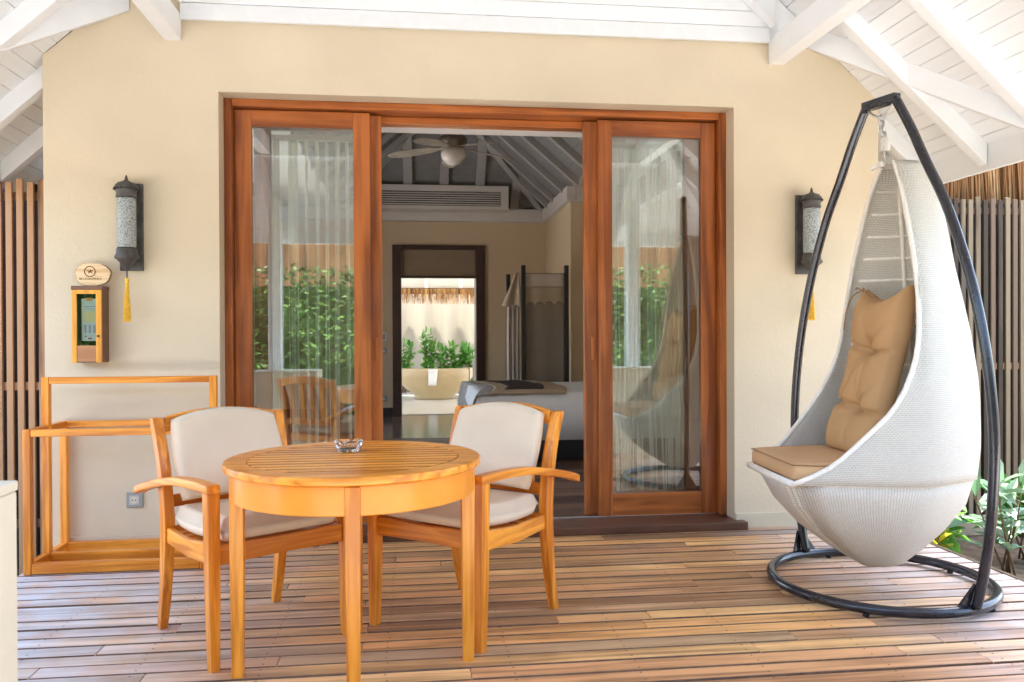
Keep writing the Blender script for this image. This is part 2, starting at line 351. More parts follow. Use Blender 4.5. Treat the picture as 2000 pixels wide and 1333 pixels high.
# front hip slope (seen mirrored in the door glass)
i=0
while True:
    ya=1.55+i*BW*math.cos(math.atan(PS)); yb=1.55+(i+1)*BW*math.cos(math.atan(PS))
    if yb>D-.1 or yb-1.55>2.95: break
    za=2.155+PS*(ya-1.55)+OFF; zb=2.155+PS*(yb-1.55)+OFF; sa=ya-1.55; sb=yb-1.55
    V=[(-2.6+sa,ya+.0025,za+.0022),(3.36-sa,ya+.0025,za+.0022),(3.36-sb,yb-.0025,zb-.0022),(-2.6+sb,yb-.0025,zb-.0022)]
    V+=[(v[0],v[1],v[2]+TH) for v in V]
    mesh('ceiling_board',V,BF,whitebd,roof); i+=1
def rafter(p0,p1,wd,hh,name='rafter',mat=white):
    """beam whose bottom centre line runs p0->p1; width wd horizontally, height hh upward"""
    a=Vector(p0);b=Vector(p1);d=(b-a); s=Vector((d.y,-d.x,0)).normalized()*wd/2; u=Vector((0,0,hh))
    V=[a-s,a+s,b+s,b-s,a-s+u,a+s+u,b+s+u,b-s+u]
    return mesh(name,V,BF,mat,roof,bev=.004,seg=1)
for y in (2.25,2.79,3.33,3.87,4.41,4.95,5.5,6.3,7.1,8,9,10):
    sa=max(0,0); top=min(y-1.55,2.9) if y<D else .7
    if y<D: xr=3.36-min(y-1.55,2.93); xl=-2.6+min(y-1.55,2.93)
    else: xr=2.96; xl=-2.08
    rafter((xr,y+.04,zbR(xr)),(3.33,y+.04,zbR(3.33)),.075,OFF+.002)
    yl=y-.03 if y<4.6 else y
    rafter((xl,yl+.04,zbL(xl)),(-2.57,yl+.04,zbL(-2.57)),.075,OFF+.002)
for x in (-1.4,-.5,.4,1.3,2.2):
    rafter((x,1.6,2.155+PS*.05),(x,min(4.4,1.55+ (3.3-abs(x-RX))),2.155+PS*(min(4.4,1.55+(3.3-abs(x-RX)))-1.55)),.07,OFF)
# eave fascias
box('fascia',3.335,3.365,1.55,12.2,2.155,2.33,white,roof)
box('fascia',-2.605,-2.575,1.55,12.2,2.155,2.33,white,roof)
box('fascia',-2.574,3.334,1.535,1.565,2.155,2.33,white,roof)
# hips of the porch front corners and the two diagonal hip beams from the wall
rafter((3.3,1.61,2.15),(1.3,3.61,3.95),.09,.13,'hip_beam'); rafter((-2.54,1.61,2.15),(-.54,3.61,3.95),.09,.13,'hip_beam')
def diag(x0,z0,x1,z1,y1,s):
    # wide sloping board: bottom edge from wall out and down to the eave
    a=Vector((x0,D-.012,z0)); b=Vector((x1,y1,z1)); u=Vector((0,0,.30)); d=Vector((b.y-a.y,-(b.x-a.x),0)).normalized()*.09*s
    V=[a,b,b+d,a+d,a+u,b+Vector((0,0,.13)),b+d+Vector((0,0,.13)),a+d+u]
    mesh('hip_beam',V,BF,white,roof,bev=.004,seg=1)
diag(2.41,3.0,3.32,2.20,3.89,-1); diag(-1.58,3.045,-2.56,2.205,3.93,1)
# ring beams at plate height
box('tie_beam',2.20,2.30,2.38,D-.004,2.875,3.03,white,roof,bev=.006)
box('tie_beam',-1.392,-1.300,2.38,D-.004,2.885,3.035,white,roof,bev=.006)
box('tie_beam',-1.5,2.4,2.28,2.378,2.87,3.0,white,roof,bev=.006)
# horizontal gable boards above the wall plate and the two rake boards
i=0; z=3.0
while z<4.7:
    z2=z+BW-.004
    xa=max(-1.298,-2.6+(z2-OFF-2.155)/PS+.02); xb=min(2.198,3.36-(z2-OFF-2.155)/PS-.02)
    if xb-xa<.1: break
    box('gable_board',xa,xb,4.83,4.855,z,z2,whitebd,roof,bev=.0015,seg=1); z+=BW
rafter((2.197,4.79,3.08),(.40,4.79,3.08+PS*1.797),.07,.14,'rake_board'); rafter((-1.297,4.79,3.08),(.36,4.79,3.08+PS*1.657),.07,.14,'rake_board')
# opaque outer roof sheet
def slab(name,V,t=.05,mat=None):
    V=[Vector(v) for v in V]; n=len(V); W2=V+[v+Vector((0,0,t)) for v in V]
    F=[tuple(range(n))[::-1],tuple(range(n,2*n))]+[(i,(i+1)%n,(i+1)%n+n,i+n) for i in range(n)]
    return mesh(name,W2,F,mat,roof)
h=OFF+.06; zr=2.155+PS*2.98+h
thm=plain('thatch_cover',(.2,.13,.07),.95,.05,var=.3,scale=12)
slab('roof_cover',[(3.40,1.5,2.13+h),(3.40,12.3,2.13+h),(RX,12.3,zr),(RX,4.53,zr)],.12,thm)
slab('roof_cover',[(-2.64,1.5,2.13+h),(-2.64,12.3,2.13+h),(RX,12.3,zr),(RX,4.53,zr)],.12,thm)
slab('roof_cover',[(-2.64,1.5,2.13+h),(3.40,1.5,2.13+h),(RX,4.53,zr)],.12,thm)
# ---- front wall
wall=thing('front_wall','cream plastered front wall around the wide sliding doorway','wall',(.44,5,0))
DX0,DX1,DZ=-1.101,1.978,2.607

V=[];F=[]
def wpoly(poly,y0,y1):
    n=len(poly);k=len(V)
    for x,z in poly: V.append((x,y0,z))
    for x,z in poly: V.append((x,y1,z))
    F.append(tuple(k+i for i in range(n))); F.append(tuple(k+n+i for i in range(n))[::-1])
    for i in range(n): F.append((k+i,k+(i+1)%n,k+n+(i+1)%n,k+n+i))
wpoly([(XL,0),(DX0,0),(DX0,DZ),(DX0,3.62),(XL,2.78)],D,5.25)
wpoly([(DX0,DZ),(DX1,DZ),(DX1,3.53),(DX0,3.62)],D,5.25)
wpoly([(DX1,0),(XR,0),(XR,2.675),(DX1,3.53),(DX1,DZ)],D,5.25)
mesh('gable_filler',[(2.2,4.85,3.03),(2.43,4.85,3.03),(2.43,4.85,3.115),(2.2,4.85,3.32),(2.2,4.872,3.03),(2.43,4.872,3.03),(2.43,4.872,3.115),(2.2,4.872,3.32)],BF,white,roof)
mesh('plaster_face',V,F,plaster,wall)
mesh('upper_gable',[(-2.0,4.90,3.302),(2.75,4.90,3.302),(RX,4.90,4.9),(-2.0,5.2,3.302),(2.75,5.2,3.302),(RX,5.2,4.9)],[(0,1,2),(3,5,4),(0,3,4,1),(1,4,5,2),(2,5,3,0)],plaster_in,wall)
box('skirting',XL-.004,DX0-.004,D-.012,D+.05,.0,.078,plaster,wall,bev=.004); box('skirting',DX1+.004,XR+.004,D-.012,D+.05,.0,.092,plaster,wall,bev=.004)
# ---- threshold step
tag(box('door_threshold',-1.16,2.035,4.80,5.36,.002,.052,darkstep,bev=.006),'dark brown timber threshold step under the sliding doors','threshold')
# ---- door frame
fr=thing('door_frame','reddish brown timber frame lining the wide doorway recess','door frame',(.44,5.1,.05))
box('jamb',DX0+.001,DX0+.045,5.0,5.24,.054,DZ-.002,door_w['Z'],fr,bev=.004); box('jamb',DX1-.045,DX1-.001,5.0,5.24,.054,DZ-.002,door_w['Z'],fr,bev=.004)
box('header',DX0+.047,DX1-.047,5.0,5.03,2.562,DZ-.001,door_w['X'],fr,bev=.004)
box('track_header',DX0+.047,DX1-.047,5.032,5.24,2.566,DZ-.003,door_w['X'],fr)
box('inner_header',DX0+.047,DX1-.047,5.15,5.24,2.52,2.564,door_w['X'],fr,bev=.003)
box('floor_track',DX0+.047,DX1-.047,5.062,5.075,.053,.058,gal,fr)
def leaf(name,label,x0,x1,yf,z0,z1,parts=(.10,.10,.10,.14),hx=None):
    t=thing(name,label,'sliding door',((x0+x1)/2,yf,z0)); a,b,tp,bt=parts; y2=yf+.042
    box('stile',x0,x0+a,yf,y2,z0,z1,door_w['Z'],t,bev=.003); box('stile',x1-b,x1,yf,y2,z0,z1,door_w['Z'],t,bev=.003)
    box('top_rail',x0+a+.0005,x1-b-.0005,yf+.001,y2-.001,z1-tp,z1,door_w['X'],t,bev=.002); box('bottom_rail',x0+a+.0005,x1-b-.0005,yf+.001,y2-.001,z0,z0+bt,door_w['X'],t,bev=.002)
    box('glass_pane',x0+a-.004,x1-b+.004,yf+.018,yf+.024,z0+bt-.004,z1-tp+.004,pane_m,t)
    if hx is not None:
        V,F=boxes([(hx-.012,hx+.012,yf-.006,yf-.0005,1.045,1.19)]); mesh('pull_handle',V,F,door_w['Z'],t,bev=.005)
    return t
leaf('sliding_door','front sliding door leaf on the left, behind the left armchair',-1.054,-.254,5.06,.056,2.558)
leaf('sliding_door','narrow edge of the rear sliding leaf showing just left of the open doorway',-.95,-.187,5.108,.056,2.556,(.10,.11,.10,.14),-.222)
leaf('sliding_door','front sliding door leaf on the right, nearest the hanging chair',1.163,1.930,5.06,.056,2.556,(.09,.098,.10,.14))
leaf('sliding_door','rear sliding leaf whose edge shows just right of the open doorway',1.082,1.84,5.108,.056,2.556,(.10,.10,.10,.14),1.135)
# ---- string curtains
def strings(label,x0,x1,seed):
    t=thing('string_curtain',label,'curtain',((x0+x1)/2,5.32,2.5)); rn=random.Random(seed); P=[]
    box('curtain_rail',x0-.05,x1+.05,5.30,5.34,2.44,2.47,offw,t)
    x=x0; L=[]
    while x<x1:
        if rn.random()<.16: x+=rn.uniform(.02,.055)
        wdt=rn.choice([.0035,.005,.006,.008,.012]); a=rn.uniform(-.012,.012); b=rn.uniform(-.03,.03)
        pts=[(x+a*q+b*q*q,5.32+rn.uniform(-.012,.012),2.44-q*2.36) for q in (0,.25,.5,.75,1)]
        P.append(tubev(pts,wdt,4)); x+=rn.uniform(.005,.018)
    V,F=join(P); mesh('strings',V,F,string_m,t,kind='stuff')
strings('sage coloured string curtain behind the left glass leaf',-.95,-.30,3)
strings('sage coloured string curtain behind the right glass leaf',1.20,1.80,8)
tag(box('curtain_pelmet',-1.04,1.92,5.27,5.40,2.525,2.552,inner_white),'thin white pelmet strip across the head of the doorway inside','pelmet')
# ================================================================== BEDROOM
fl=thing('floor',None,None,(.5,8,.05),kind='structure')
rn=random.Random(5)
y=5.362; i=0
while y<11.95:
    y2=min(y+.14,11.95); x=-2.05-rn.uniform(0,1)
    while x<2.92:
        x2=x+rn.uniform(1.2,2.2)
        if x2>-1.94: box('floor_plank',max(x,-1.95)+.001,min(x2,2.83)-.001,y+.001,y2-.001,.02,.05,flw if y<9.15 else flg,fl)
        x=x2
    y=y2
box('subfloor',-2.04,2.92,5.255,12.0,-.3,.018,blackm,fl)
def twall(name,label,x0,x1,y0,y1,z0,z1,mat=plaster_in): return tag(box(name,x0,x1,y0,y1,z0,z1,mat),label,'wall')
bw=thing('rear_wall','brown beige rear bedroom wall with the framed bathroom doorway','wall',(.4,11.9,0))
for b in [(-2.05,-.286,11.8,12.0,0,3.1),(1.039,2.93,11.8,12.0,0,3.1),(-.2861,1.0391,11.8,12.0,2.50,3.1)]: box('plaster_panel',*b,plaster_in,bw)
mesh('gable_panel',[(-2.05,11.85,3.102),(2.93,11.85,3.102),(RX,11.85,4.9),(-2.05,11.98,3.102),(2.93,11.98,3.102),(RX,11.98,4.9)],[(0,1,2),(3,5,4),(0,3,4,1),(1,4,5,2),(2,5,3,0)],plaster_in,bw)
box('skirting',-1.949,-.29,11.77,11.799,.05,.18,blackm,bw); box('skirting',1.042,1.93,11.77,11.799,.05,.18,blackm,bw)
lw=thing('side_wall','beige bedroom side wall left of the doorway view','wall',(-2.0,8.6,0))
for b in [(-2.05,-1.95,5.251,5.7,0,3.1),(-2.05,-1.95,10.2,12,0,3.1),(-2.05,-1.95,5.7,10.2,0,.25),(-2.05,-1.95,5.7,10.2,2.6,3.1)]: box('plaster_panel',*b,plaster_in,lw)  # unseen opening added in this wall to brighten the bedroom
rw=thing('side_wall','beige wall beyond the bed head on the right','wall',(2.88,7.6,0))
for b in [(2.83,2.93,5.251,5.7,0,3.1),(2.83,2.93,7.0,9.9,0,3.1),(2.83,2.93,5.7,7.0,0,.25),(2.83,2.93,5.7,7.0,2.6,3.1)]: box('plaster_panel',*b,plaster_in,rw)  # unseen opening near the front, added to let more daylight in
twall('partition_wall','short beige partition jutting in at the right behind the bed posts',1.93,2.93,9.9,11.8,0,2.84)
# cornice
cn=thing('cornice','white cornice running round the top of the bedroom walls','cornice',(.5,11.7,2.84))
box('cornice_run',-1.949,1.86,11.70,11.799,2.835,3.02,inner_white,cn,bev=.01); box('cornice_run',1.862,1.98,9.80,11.799,2.835,3.02,inner_white,cn,bev=.01)
box('cornice_run',1.982,2.829,9.80,9.92,2.835,3.02,inner_white,cn,bev=.01)
# interior ceiling
ic=thing('bedroom_ceiling','white boarded hipped bedroom ceiling with rafters over the bed','ceiling',(.44,8.4,3.02))
def cplane(V,nl,axis):
    """a slope split into boards, joined as one part"""
    A,B,C2,E=[Vector(v) for v in V]; VV=[];FF=[]
    for i in range(nl):
        t0=i/nl+.0012; t1=(i+1)/nl-.0012; a=A.lerp(E,t0);b=B.lerp(C2,t0);c=B.lerp(C2,t1);d=A.lerp(E,t1); u=Vector((0,0,.015)); k=len(VV)
        VV+=[a,b,c,d,a+u,b+u,c+u,d+u]; FF+=[tuple(q+k for q in f) for f in BF]
    return VV,FF
icx=.44; hw=1.49; zt=3.02+PS*.96*hw
for V in ([(icx-hw,11.8,3.02),(icx+hw,11.8,3.02),(icx+.01,10.31,zt),(icx-.01,10.31,zt)],[(icx+hw,5.3,3.02),(icx+hw,11.8,3.02),(icx,10.31,zt),(icx,6.8,zt)],[(icx-hw,11.8,3.02),(icx-hw,5.3,3.02),(icx,6.8,zt),(icx,10.31,zt)],[(icx+hw,5.3,3.02),(icx-hw,5.3,3.02),(icx-.01,6.8,zt),(icx+.01,6.8,zt)]):
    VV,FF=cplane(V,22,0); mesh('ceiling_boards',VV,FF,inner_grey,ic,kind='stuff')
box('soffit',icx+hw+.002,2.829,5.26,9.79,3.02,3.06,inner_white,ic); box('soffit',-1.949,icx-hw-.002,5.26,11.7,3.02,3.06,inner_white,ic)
def ibeam(a,b,w=.07,hh=.09,name='rafter'):
    a=Vector(a);b=Vector(b);d=b-a;s=Vector((d.y,-d.x,0)).normalized()*w/2;u=Vector((0,0,-hh)); mesh(name,[a-s+u,a+s+u,b+s+u,b-s+u,a-s,a+s,b+s,b-s],BF,inner_raf,ic,bev=.003,seg=1)
p=PS*.96
for x in (-.55,-.06,.44,.94,1.45):
    s=hw-abs(x-icx); ibeam((x,11.78,3.03),(x,11.8-s,3.02+p*s),.12,.09)
for y in (6.6,7.3,8.0,8.7,9.4,10.1,10.8,11.3):
    s=min(hw,11.8-y); ibeam((icx+hw-.01,y,3.03),(icx+hw-s,y,3.02+p*s),.08,.10); ibeam((icx-hw+.01,y,3.03),(icx-hw+s,y,3.02+p*s),.08,.10)
ibeam((icx+hw,11.8,3.02),(icx,10.31,zt),.10,.10,'hip_beam'); ibeam((icx-hw,11.8,3.02),(icx,10.31,zt),.10,.10,'hip_beam')
# air conditioning grille
ac=thing('air_conditioning_grille','long white slotted air conditioning grille above the bathroom doorway','air vent',(.3,11.65,3.02))
for b in [(-1.0,1.335,11.36,11.42,3.20,3.282),(-1.0,1.335,11.36,11.42,2.955,3.0),(1.235,1.335,11.36,11.42,3.0005,3.1995)]: box('grille_frame',*b,inner_white,ac)
box('grille_back',-1.0,1.235,11.425,11.44,3.0,3.2,blackm,ac); box('duct_box',-1.0,1.334,11.441,11.69,2.96,3.03,inner_white,ac)
for k in range(6): box('slat',-1.0,1.234,11.36,11.38,3.012+k*.031,3.026+k*.031,inner_white,ac)
# bathroom doorway trim
bd=thing('bathroom_door_frame','dark brown frame around the bathroom doorway at the back of the bedroom','door frame',(.38,11.9,.05))
box('jamb',-.286,-.160,11.76,12.10,.051,2.499,dkwood,bd,bev=.004); box('jamb',.905,1.039,11.76,12.10,.051,2.499,dkwood,bd,bev=.004); box('head',-.159,.904,11.76,12.10,2.44,2.499,dkwood,bd)
box('transom',-.159,.904,11.80,11.9,2.03,2.06,dkwood,bd); box('over_panel',-.159,.904,11.83,11.87,2.061,2.439,plain('taupe_door_panel',(.30,.225,.16),.8,.2),bd)
# switches
for nm,lb,z0,z1,mm in (('thermostat','small white thermostat at the top left of the rear bedroom wall',1.13,1.25,offw),('light_switch','grey framed light switch below the thermostat on the rear wall',.95,1.03,greym),('wall_socket','grey framed socket low on the rear bedroom wall above the black skirting',.27,.35,greym)):
    t=thing(nm,lb,nm.replace('_',' '),(-.42,11.79,z0)); box('plate',-.47,-.37,11.785,11.799,z0,z1,mm,t,bev=.003); box('centre',-.445,-.395,11.779,11.784,z0+.02,z1-.02,offw if mm is greym else greym,t)
# ceiling fan
fan=thing('ceiling_fan','bronze ceiling fan with pale blades and a frosted globe light','ceiling fan',(.42,8.4,2.94))
lathe('motor',[(.01,.42),(.02,.40),(.03,.35),(.09,.33),(.14,.28),(.145,.24),(.12,.19),(.06,.15),(.03,.14)],(.42,8.4,2.94),fanm,fan)
tube('down_rod',[(.42,8.4,3.34),(.42,8.4,4.28)],.014,fanm,fan)
lathe('globe',[(.02,0),(.07,.015),(.115,.06),(.125,.11),(.11,.15),(.07,.185)],(.42,8.4,2.945),plain('frosted_globe',(.58,.52,.46),.4,.4),fan)
for k in range(5):
    a=R(20+72*k); d=Vector((math.cos(a),math.sin(a),0)); s=Vector((-d.y,d.x,0)); c=Vector((.42,8.4,3.13)); V=[]
    prof=[(.10,.02),(.16,.025),(.22,.055),(.40,.075),(.58,.075),(.66,.05),(.69,.012)]
    for q,wd in prof:
        for e in (-1,1):
            V.append(c+d*q+s*wd*e+Vector((0,0,-.10*q+.10*wd*e*2)))
    V+= [v+Vector((0,0,.008)) for v in V]; n=len(prof)*2; FF=[]
    for i2 in range(len(prof)-1):
        a0=i2*2; FF+=[(a0,a0+1,a0+3,a0+2),(a0+n,a0+2+n,a0+3+n,a0+1+n),(a0,a0+2,a0+2+n,a0+n),(a0+1,a0+1+n,a0+3+n,a0+3)]
    FF+=[(0,n,n+1,1),(n-2,n-1,2*n-1,2*n-2)]
    mesh('blade',V,FF,bladem,fan)
# bed
tag(sheet('side_bounce_sand',-8,-2.1,6.4,16,-.31,sand),kind='structure'); tag(sheet('side_bounce_sand',3.0,9,6.6,16,-.31,sand),kind='structure')  # pale sheets added outside to bounce daylight through the side wall openings
bed=thing('bed','wide bed with white linen on a black base seen through the doorway','bed',(1.6,8.3,.05))
box('bed_base',.62,2.9,7.46,9.15,.051,.245,blackm,bed,bev=.01)
V=[];F=[]
def pillow(name,fn,nu,nv,mat,parent,**k):
    """closed soft body: fn(u,v)->(top point, bottom point)"""
    T=[];B=[]
    for i in range(nu+1):
        for j in range(nv+1):
            a,b=fn(i/nu,j/nv); T.append(a);B.append(b)
    n=(nu+1)*(nv+1); V=T+B; F=[]
    idx=lambda i,j:i*(nv+1)+j
    for i in range(nu):
        for j in range(nv):
            q=(idx(i,j),idx(i+1,j),idx(i+1,j+1),idx(i,j+1)); F.append(q); F.append(tuple(n+z for z in q[::-1]))
    ring=[idx(i,0) for i in range(nu)]+[idx(nu,j) for j in range(nv)]+[idx(i,nv) for i in range(nu,0,-1)]+[idx(0,j) for j in range(nv,0,-1)]
    for a,b in zip(ring,ring[1:]+ring[:1]): F.append((a,b,n+b,n+a))
    return mesh(name,V,F,mat,parent,smooth=True,**k)
def edge(u,p=.12):
    e=min(u,1-u)/p; return 1 if e>=1 else math.sqrt(max(0,1-(1-e)**2))
def mat_fn(u,v):
    x=.55+u*2.27; y=7.40+v*1.82; e=min(edge(u,.03),edge(v,.04)); w=.006*noise.noise(Vector((x*4,y*4,0)))
    return (x,y,.55+.125*e+w),(x,y,.24)
pillow('linen_mattress',mat_fn,60,40,linen,bed)
rq=thing('bed_runner','brown and tan runner cloth laid over the grey quilted foot of the bed','bed runner',(.8,8.3,.73))
def cloth_over(name,x0,x1,y0,y1,mat,dz,foot=False):
    def f(u,v):
        y=y0+v*(y1-y0); bend=.14*math.sin(v*PI*.9+.3)
        x=x0+u*(x1-x0)+(0 if foot and u<.01 else bend); z=.685+dz+.008*noise.noise(Vector((x*5,y*5,3)))
        if foot and u<.35: z=.685+dz-.45*((.35-u)/.35)**2.2; x=x0-.03+.0*u+u*(x1-x0)+bend*(u/.35 if u<.35 else 1)
        if v<.05: z-=.02*(1-v/.05)
        return (x,y,z),(x,y,z-.012)
    return pillow(name,f,24,24,mat,rq)
cloth_over('quilt_foot',.51,.72,7.42,9.2,runner_g,.004,True)
cloth_over('tan_band',.66,1.36,7.42,9.18,runner_t,.010)
cloth_over('dark_centre',.80,1.16,7.60,9.05,runner_d,.018)
# canopy posts and drapes behind the bed
cp=thing('bed_canopy','black post canopy frame with hanging cream drape and taupe panel behind the bed','bed canopy',(1.5,9.6,.05))
for x,y,zz in ((1.147,9.85,1.94),(1.300,9.6,2.03),(1.816,9.6,2.03),(2.02,9.3,2.10)): box('post',x-.025,x+.025,y-.025,y+.025,.051,zz,blackm,cp,bev=.003)
def wav(name,x0,x1,y,z0,z1,mat,amp,nw,scal=0,par=None,t=.006):
    def f(u,v):
        x=x0+u*(x1-x0); z=z0+v*(z1-z0); yy=y+amp*math.sin(u*nw*2*PI+.6*math.sin(3*v))
        if scal: z=z1-(z1-z0)*(1-v)*(1-.18*abs(math.sin(u*scal*PI)))
        return (x,yy,z),(x,yy+t,z)
    return pillow(name,f,60,8,mat,par or cp)
wav('back_panel',1.327,1.79,9.62,.55,1.94,taupe,.004,1.5); wav('valance',1.327,1.79,9.59,1.56,1.78,plain('beige_valance_cloth',(.40,.32,.23),.9,.1),.004,2,4)
wav('top_strip',1.327,1.79,9.60,1.76,1.93,drape,.004,2)
wav('drape',1.10,1.27,9.72,.40,1.62,drape,.022,3.2)
def shawl(u,v):
    z=1.95-v*.40; c=1.235-.03*v; hwid=.02+.105*v; x=c+(u-.5)*2*hwid-.03*v; y=9.70-.02*math.sin(u*9)-.02
    if v>.9: z+=.015*math.sin(u*20)
    return (x,y,z),(x,y+.008,z)
pillow('drape_shawl',shawl,20,14,plain('beige_shawl',(.52,.43,.33),.9,.1),cp)
# ================================================================== BATHROOM COURT
tag(box('bathroom_floor',-3,4,12.11,16.1,-.1,.048,tile),kind='structure')
tub=thing('bathtub','cream oval freestanding bathtub in the open bathroom court','bathtub',(.38,15,.05))
secs=[]
for z,a,b in ((.0,.36,.28),(.05,.37,.28),(.10,.40,.29),(.18,.52,.33),(.28,.62,.37),(.40,.69,.40),(.52,.73,.42),(.535,.72,.41),(.53,.69,.38),(.40,.62,.35),(.22,.45,.28)):
    secs.append([(.40+a*math.cos(t*2*PI/40),15.1+b*math.sin(t*2*PI/40),.05+z+.03*(abs(math.cos(t*2*PI/40))**3)*(z>.5)) for t in range(40)])
V,F=loft(secs); mesh('tub_shell',V,F,tubm,tub,smooth=True)
def towel(u,v): 
    x=.27+u*.15; z=.605-v*.30 if v>0 else .605; return (x,14.66-.012*(v>0)-.02*(1-v)*0,z),(x,14.672,z)
tag(pillow('hand_towel',lambda u,v:((.27+u*(.17-.03*v),14.655+.02*(1-v),.606-v*.29),(.27+u*(.17-.03*v),14.667+.02*(1-v),.606-v*.29)),4,6,plain('white_towel',(.78,.77,.75),.95,.05),None),'white hand towel hanging over the front of the bathtub','towel')
def card(c,dr,nr,L,Wd,fold=.25):
    """one leaf: 6-vert folded blade"""
    d=dr.normalized(); s=d.cross(nr)
    if s.length<.01: s=Vector((1,0,0))
    s.normalize(); n=s.cross(d); return [c,c+d*L*.35+s*Wd/2+n*fold*Wd,c+d*L*.75+s*Wd*.35+n*fold*Wd*.5,c+d*L-n*L*.12,c+d*L*.75-s*Wd*.35+n*fold*Wd*.5,c+d*L*.35-s*Wd/2+n*fold*Wd,c+d*L*.5]
LF=[(0,1,6),(1,2,6),(2,3,6),(3,4,6),(4,5,6),(5,0,6)]
def rdir(rn,up=.3):
    a=rn.uniform(0,2*PI); z=rn.uniform(-.4,1)+up; return Vector((math.cos(a),math.sin(a),z)).normalized()
def plant(label,x,y,z0,hh,nst,nl,L,Wd,mat,seed,spread=.18,group=None,name='leafy_plant',cat='plant'):
    rn=random.Random(seed); t=thing(name,label,cat,(x,y,z0),group); P=[];Q=[]
    for s in range(nst):
        tp=Vector((x+rn.uniform(-spread,spread),y+rn.uniform(-spread,spread)*.6,z0+hh*rn.uniform(.7,1))); b=Vector((x+rn.uniform(-.04,.04),y+rn.uniform(-.04,.04),z0))
        pp=[b.lerp(tp,q)+Vector((rn.uniform(-.01,.01),0,0)) for q in (0,.33,.66,1)]; Q.append(tubev(pp,[.007,.006,.005,.003],5))
        for k in range(nl):
            q=.3+.7*k/nl; c=b.lerp(tp,q); d=rdir(rn,.25); P.append((card(c,d,Vector((0,0,1))+rdir(rn)*.5,L*rn.uniform(.7,1.2),Wd*rn.uniform(.8,1.2)),LF))
        P.append((card(tp,Vector((rn.uniform(-.3,.3),rn.uniform(-.3,.3),1)),rdir(rn),L,Wd),LF))
    V,F=join(Q); mesh('stem',V,F,bark,t,smooth=True)
    V,F=join(P); mesh('leaves',V,F,mat,t)
    return t
names=['leftmost tub-side plant, partly behind the door jamb','tallest leafy plant behind the middle of the bathtub','leafy plant just right of the tall one behind the bathtub','slender darker plant behind the bathtub, second from the right','rightmost leafy plant behind the bathtub near the jamb']
for k,(x,hh) in enumerate(((-.18,.95),(.30,1.15),(.62,.88),(.86,.88),(1.13,.85))):
    plant(names[k],x,15.95,.10,hh,9,14,.17,.075,leaf_g,20+k,.15,'leafy plants behind the bathtub')
gw=wav('courtyard_curtain',-1.2,3.0,17.6,.0,2.35,curt_m,.10,8,par=bed); gw.parent=None; gw.location=WO[gw]; tag(gw,'white sunlit fabric screen hanging behind the bathtub plants','curtain')
tag(box('courtyard_wall',-4,5,18.3,18.5,-.35,2.6,plain('white_render',(.75,.73,.68),.9,.1)),'white rendered courtyard wall behind the fabric screen','wall')
tap=thing('shower_stand','dark slim shower mixer standing at the right end of the bathtub','tap',(1.02,14.6,.05))
tube('riser',[(1.0,14.62,.05),(1.0,14.62,.62)],.012,fanm,tap); tube('spout',[(1.0,14.62,.60),(.96,14.66,.66),(.88,14.74,.64)],.012,fanm,tap)
tw=tag(pillow('bath_towel',lambda u,v:((1.04+.01*math.sin(v*5)+u*.06,14.4+.02*math.sin(u*9),.80-v*.62),(1.04+u*.06,14.42+.02*math.sin(u*9),.80-v*.62)),8,8,plain('grey_towel',(.45,.42,.38),.95,.05),None),'grey bath towel hanging right of the bathtub','towel')
for zz in (0,): 
    br=thing('pergola_beam','cream timber beam with short battens over the bathroom court','beam',(.5,17.0,2.2)); box('beam',-1.5,3.2,16.9,17.0,2.13,2.5,offw,br)
    for x in (.28,.98): box('batten',x-.04,x+.04,16.86,16.899,2.12,2.5,white,br)
def thatch(label,x0,x1,y0,z0,z1,n,seed,name='thatch_eave',layers=1,slope=.0):
    rn=random.Random(seed); P=[]
    for k in range(n):
        x=rn.uniform(x0,x1); y=y0+rn.uniform(0,.12); b=z0+rn.uniform(0,.16)*rn.random(); w=rn.uniform(.003,.009); dx=rn.uniform(-.05,.05); dy=rn.uniform(-.05,.02)
        P.append(([(x-w,y,z1),(x+w,y,z1),(x+dx+w*.3,y+dy,b),(x+dx-w*.3,y+dy,b),(x,y+w*2,z1),(x+dx,y+dy+w,b)],[(0,1,2,3),(0,3,5,4),(1,4,5,2)]))
    V,F=join(P); t=thing(name,label,'thatch',((x0+x1)/2,y0,z0)); mesh('reed_fringe',V,F,reed,t,kind='stuff')
    box('thatch_body',x0,x1,y0+.10,y0+.2,z0+.22,z1+.02,thm,t); return t
thatch('ragged dry reed fringe hanging over the bathtub court',-1.2,2.6,16.75,1.84,2.16,900,4)
tag(box('bathroom_roof',-2.6,3.5,12.02,16.88,2.52,2.62,white),'flat white soffit roof over the bathroom court','roof')
slab_v=[(2.8,6.42,2.32),(9,6.42,2.32),(9,9.5,5.2),(2.8,9.5,5.2)]  # unseen slab added behind the eave to keep sun off the fence
nt_=thing('shading_thatch_slab','brown thatch slope added behind the reed eave to shade the right slat fence','roof',(5.9,6.42,2.32))
mesh('thatch_slope',slab_v+[(a,b,c+.15) for a,b,c in slab_v],BF,thm,nt_)
